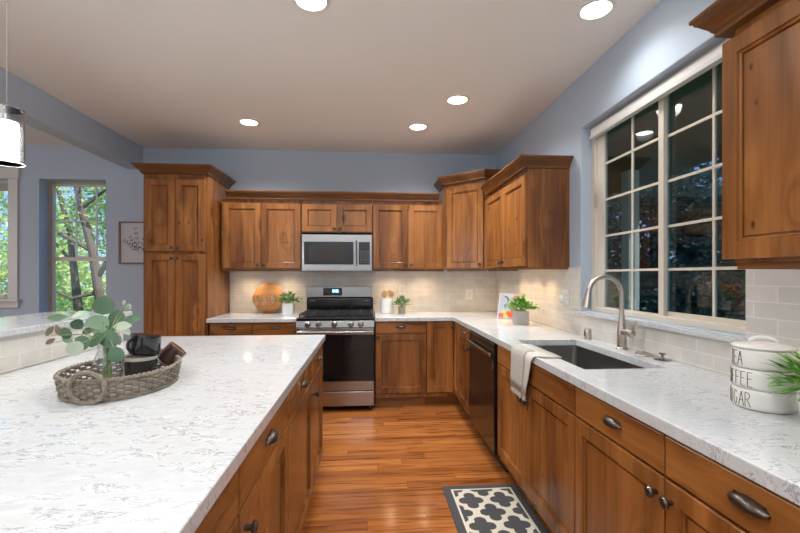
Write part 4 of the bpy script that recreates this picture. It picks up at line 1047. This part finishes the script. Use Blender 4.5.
groups = {}; stm = MB(); rnd = random.Random(11)
for (px, py, rp, asp, hd_, mt, zc) in LV:
    c = at(px, py, zc); r_ = .92*rp*zc/f_; up_ = Vector((0, 0, 1)); rt_ = Vector((cs_, -sn, 0))
    d = rt_*math.cos(R(hd_))+up_*math.sin(R(hd_))+Vector((rnd.uniform(-.15, .15), rnd.uniform(-.3, .1), 0)); d.normalize()
    nn = (camp-c).normalized()+Vector((rnd.uniform(-.3, .3), rnd.uniform(-.3, .3), rnd.uniform(-.1, .5)))
    m_ = groups.setdefault(mt, MB()); leaf(m_, c-d*r_, d, nn, 2*r_, 2*r_*asp, .08, rnd=asp > .6)
    base_ = c-d*r_; mid = top.lerp(base_, .5)+Vector((0, 0, .02))
    stm.tube([tuple(bot.lerp(top, .0)+Vector((rnd.uniform(-.015, .015), rnd.uniform(-.015, .015), 0))), tuple(top+Vector((rnd.uniform(-.012, .012), rnd.uniform(-.012, .012), -.01))), tuple(mid), tuple(base_)], [.0016, .0016, .0013, .0009], 5)
for k, m_ in groups.items():
    o = m_.build('leaves', M[k], t, world=True, smooth=True)
    if k == 'leaf_rust': o['label'] = 'rust tinged pointed leaves'
    if k == 'leaf_euc_pale': o['label'] = 'pale whitish green leaves'
    if k == 'leaf_euc_dark': o['label'] = 'dark green round leaves'
stm.build('stems', M['stem'], t, world=True, smooth=True)

# ---------------------------------------------------------------- pendant
px_, py_, pz_ = -1.228, 1.50, 1.797
t = thing('pendant_light', 'clear glass drum pendant with bright inner shade at top left', 'pendant light', (px_, py_, CZ))
MB().lathe([(.055, CZ-.001), (.055, CZ-.018), (.02, CZ-.026), (0, CZ-.026)], c=(px_, py_, 0), n=28).build('canopy', M['nickel'], t, world=True, smooth=True)
MB().tube([(px_, py_, CZ-.02), (px_, py_, 1.915)], .0018, 6).build('cord', M['nickel'], t, world=True)
sh = MB().lathe([(.047, pz_-.083), (.047, pz_+.097), (.045, pz_+.097), (.045, pz_-.083)], c=(px_, py_, 0), n=40); sh.f = sh.f[:-2]+[]; sh.mi = sh.mi[:len(sh.f)]
sh.build('glass_cylinder', M['glass_clear'], t, world=True, smooth=True)
MB().lathe([(.047, 0), (.048, .002), (.047, .004), (.0445, .004), (.0445, 0)], c=(px_, py_, pz_-.087), n=40).build('bottom_rim', M['trim'], t, world=True, smooth=True)
MB().lathe([(.047, 0), (.048, .001), (.047, .002), (.0445, .002), (.0445, 0)], c=(px_, py_, pz_+.0975), n=40).build('top_rim', M['steel'], t, world=True, smooth=True)
MB().lathe([(.0, pz_+.055), (.030, pz_+.055), (.032, pz_+.05), (.032, pz_-.07), (.030, pz_-.075), (0, pz_-.075)], c=(px_, py_, 0), n=32).build('inner_shade', M['pend_lit'], t, world=True, smooth=True)
MB().lathe([(.008, pz_+.055), (.012, pz_+.06), (.012, pz_+.10), (.004, pz_+.118), (0, pz_+.118)], c=(px_, py_, 0), n=20).build('socket', M['steel'], t, world=True, smooth=True)
cr_ = MB()
for k in range(24):
    a = 2*PI*k/24
    for j in range(9): cr_.sphere((px_+.0395*math.cos(a), py_+.0395*math.sin(a), pz_-.07+j*.0135), .0045, 6, 4)
cr_.build('crystal_beads', M['glass_clear'], t, world=True)
add_light('pendant_lamp', 'POINT', (px_, py_, pz_-.12), (0, 0, 0), 3, (1, .94, .85), .03)

# ---------------------------------------------------------------- picture
t = thing('framed_print', 'botanical print in a thin frame beside the tall pantry', 'picture', (-2.56, WY, 1.7))
X0, X1, Z0, Z1 = -2.745, -2.375, 1.457, 1.925
MB().slab([X0, X0+.016, X1-.016, X1], [Z0, Z0+.016, Z1-.016, Z1], lambda i, j: not (i == 1 and j == 1), WY-.026, WY-.001, 'y').build('frame', M['pic_frame'], t, bevel=.001, world=True)
MB().box(X0+.015, X1-.015, WY-.012, WY-.004, Z0+.015, Z1-.015).build('paper', M['print_paper'], t, world=True)
lf = MB(); rnd = random.Random(3); yb = WY-.0130
sx, sz = -2.525, 1.575
for (bx, bz_, L_, a0_) in ((-2.535, 1.57, .27, 98), (-2.52, 1.57, .25, 75), (-2.55, 1.60, .17, 140), (-2.53, 1.57, .2, 118), (-2.51, 1.57, .17, 50)):
    for k in range(5):
        u = (k+1)/5; a = R(a0_); x = bx+math.cos(a)*L_*u; z = bz_+math.sin(a)*L_*u
        for s_ in (-1, 1):
            d = a+s_*R(42); l_ = .042*(1.15-u*.4)
            pts = [(x+math.cos(d)*l_*v_+math.sin(d)*w__, yb, z+math.sin(d)*l_*v_-math.cos(d)*w__) for v_, w__ in ((0, 0), (.5, .006), (1, 0), (.5, -.006))]
            lf.add(pts, [(0, 1, 2, 3)])
    lf.add([(bx-.001, yb, bz_), (bx+.001, yb, bz_), (bx+.001+math.cos(R(a0_))*L_, yb, bz_+math.sin(R(a0_))*L_), (bx-.001+math.cos(R(a0_))*L_, yb, bz_+math.sin(R(a0_))*L_)], [(0, 1, 2, 3)])
lf.build('leaf_drawing', M['print_ink'], t, world=True)

# ---------------------------------------------------------------- outside
structure(MB().box(-40, 40, -20, 60, -.9, -.6).build('ground', M['grass'], loc=(0, 0, 0)), 'green lawn outside the windows', 'ground')
def foliage_mesh(blobs, n, size, seed):
    rnd = random.Random(seed); V = []; F = []
    tot = sum(b[3]**2 for b in blobs)
    for (x, y, z, r) in blobs:
        for i in range(int(n*r*r/tot)):
            while True:
                q = Vector((rnd.uniform(-1, 1), rnd.uniform(-1, 1), rnd.uniform(-1, 1)))
                if .15 < q.length < 1: break
            q = q*(.55+.45*q.length) if q.length < .7 else q
            p = Vector((x, y, z))+q*r; a = Vector((rnd.gauss(0, 1), rnd.gauss(0, 1), rnd.gauss(0, .6))).normalized(); b = a.cross(Vector((rnd.gauss(0, 1), rnd.gauss(0, 1), rnd.gauss(0, 1)))).normalized()
            s_ = size*rnd.uniform(.6, 1.3); k = len(V)
            V += [tuple(p-a*s_), tuple(p-b*s_*.45), tuple(p+a*s_), tuple(p+b*s_*.45)]; F.append((k, k+1, k+2, k+3))
    m_ = MB(); m_.add(V, F); return m_
def tree(label, base_, trunk, branches, blobs, n, size, mat, seed):
    t = thing('tree', label, 'tree', base_, 0, 'trees outside the windows')
    m_ = MB().tube([p for p, r in trunk], [r for p, r in trunk], 10); m_.build('trunk', M['bark'], t, world=True, smooth=True)
    b = MB()
    for br in branches: b.tube([p for p, r in br], [r for p, r in br], 7)
    if branches: b.build('branches', M['bark'], t, world=True, smooth=True)
    fm = foliage_mesh(blobs, n, size, seed); o = fm.build('foliage', M[mat], t, world=True); return t
def rb(seed, c, spread, n, r0, r1):
    rnd = random.Random(seed); return [(c[0]+rnd.uniform(-1, 1)*spread[0], c[1]+rnd.uniform(-1, 1)*spread[1], c[2]+rnd.uniform(-1, 1)*spread[2], rnd.uniform(r0, r1)) for _ in range(n)]
tree('tree with a leaning forked trunk seen through the grid nook window', (-5.05, 8.2, -.6),
     [((-5.0, 8.2, -.6), .11), ((-5.05, 8.2, .8), .085), ((-5.2, 8.2, 1.8), .07), ((-5.45, 8.2, 2.8), .055), ((-5.6, 8.3, 4.2), .035)],
     [[((-5.1, 8.2, 1.3), .05), ((-4.7, 8.1, 1.9), .035), ((-4.4, 8.1, 2.6), .02)], [((-5.2, 8.2, 1.8), .05), ((-5.7, 8.1, 2.1), .03), ((-6.2, 8.0, 2.5), .015)], [((-5.15, 8.2, 1.0), .04), ((-5.5, 8.1, .9), .03), ((-6.0, 8.1, 1.15), .012)], [((-5.4, 8.2, 2.6), .04), ((-4.9, 8.2, 3.0), .02)]],
     rb(2, (-5.3, 8.6, 2.4), (1.1, .7, 1.7), 20, .25, .55), 5200, .05, 'tree_leaf', 2)
tree('second tree with a slim dark trunk behind the nook window', (-6.15, 9.0, -.6),
     [((-5.85, 9.0, -.6), .10), ((-6.0, 9.0, .8), .08), ((-6.15, 9.0, 2.2), .05), ((-6.6, 9.0, 4.0), .03)], [[((-6.1, 9, 1.6), .04), ((-6.6, 9, 2.2), .02)]],
     rb(5, (-6.4, 9.8, 2.2), (1.6, .9, 1.9), 22, .3, .6), 5200, .055, 'tree_leaf', 6)
tree('leafy tree seen through the white cased window', (-8.2, 9.0, -.6), [((-8.2, 9, -.6), .15), ((-8.3, 9, 2), .1), ((-8.2, 9, 4), .05)], [[((-8.3, 9, 1.5), .04), ((-7.7, 8.8, 2.4), .02)]],
     rb(8, (-8.0, 9.0, 1.6), (1.3, .8, 1.9), 22, .3, .6), 5200, .055, 'tree_leaf', 9)
tag(foliage_mesh(rb(12, (-7.5, 13.5, .9), (6, 1.2, 1.5), 60, .5, .95), 14000, .09, 13).build('hedge', M['tree_leaf'], loc=(-7.5, 13.5, -.6)), 'bank of sunlit shrubs far beyond the nook windows', 'hedge')
# porch side
tag(MB().box(1.72, 4.3, .6, 9.5, 2.78, 2.88).build('porch_roof', M['porch_wood'], loc=(3, 3, 2.78)), 'dark boarded porch ceiling outside the sink window', 'porch')
pw = MB()
for k in range(15): pw.box(1.9+k*.13, 2.02+k*.13, 6.4, 6.46, -.6, 2.78)
tag(pw.build('porch_screen_wall', M['siding'], loc=(2.8, 6.43, -.6)), 'vertical blue grey siding at the far end of the porch', 'wall')
tag(MB().box(3.54, 3.70, 5.4, 5.56, -.6, 2.78).box(3.50, 3.74, 5.36, 5.6, -.6, -.35).build('porch_post', M['porch_white'], loc=(3.62, 5.48, -.6), bevel=.01), 'white square porch post outside the sink window', 'post')
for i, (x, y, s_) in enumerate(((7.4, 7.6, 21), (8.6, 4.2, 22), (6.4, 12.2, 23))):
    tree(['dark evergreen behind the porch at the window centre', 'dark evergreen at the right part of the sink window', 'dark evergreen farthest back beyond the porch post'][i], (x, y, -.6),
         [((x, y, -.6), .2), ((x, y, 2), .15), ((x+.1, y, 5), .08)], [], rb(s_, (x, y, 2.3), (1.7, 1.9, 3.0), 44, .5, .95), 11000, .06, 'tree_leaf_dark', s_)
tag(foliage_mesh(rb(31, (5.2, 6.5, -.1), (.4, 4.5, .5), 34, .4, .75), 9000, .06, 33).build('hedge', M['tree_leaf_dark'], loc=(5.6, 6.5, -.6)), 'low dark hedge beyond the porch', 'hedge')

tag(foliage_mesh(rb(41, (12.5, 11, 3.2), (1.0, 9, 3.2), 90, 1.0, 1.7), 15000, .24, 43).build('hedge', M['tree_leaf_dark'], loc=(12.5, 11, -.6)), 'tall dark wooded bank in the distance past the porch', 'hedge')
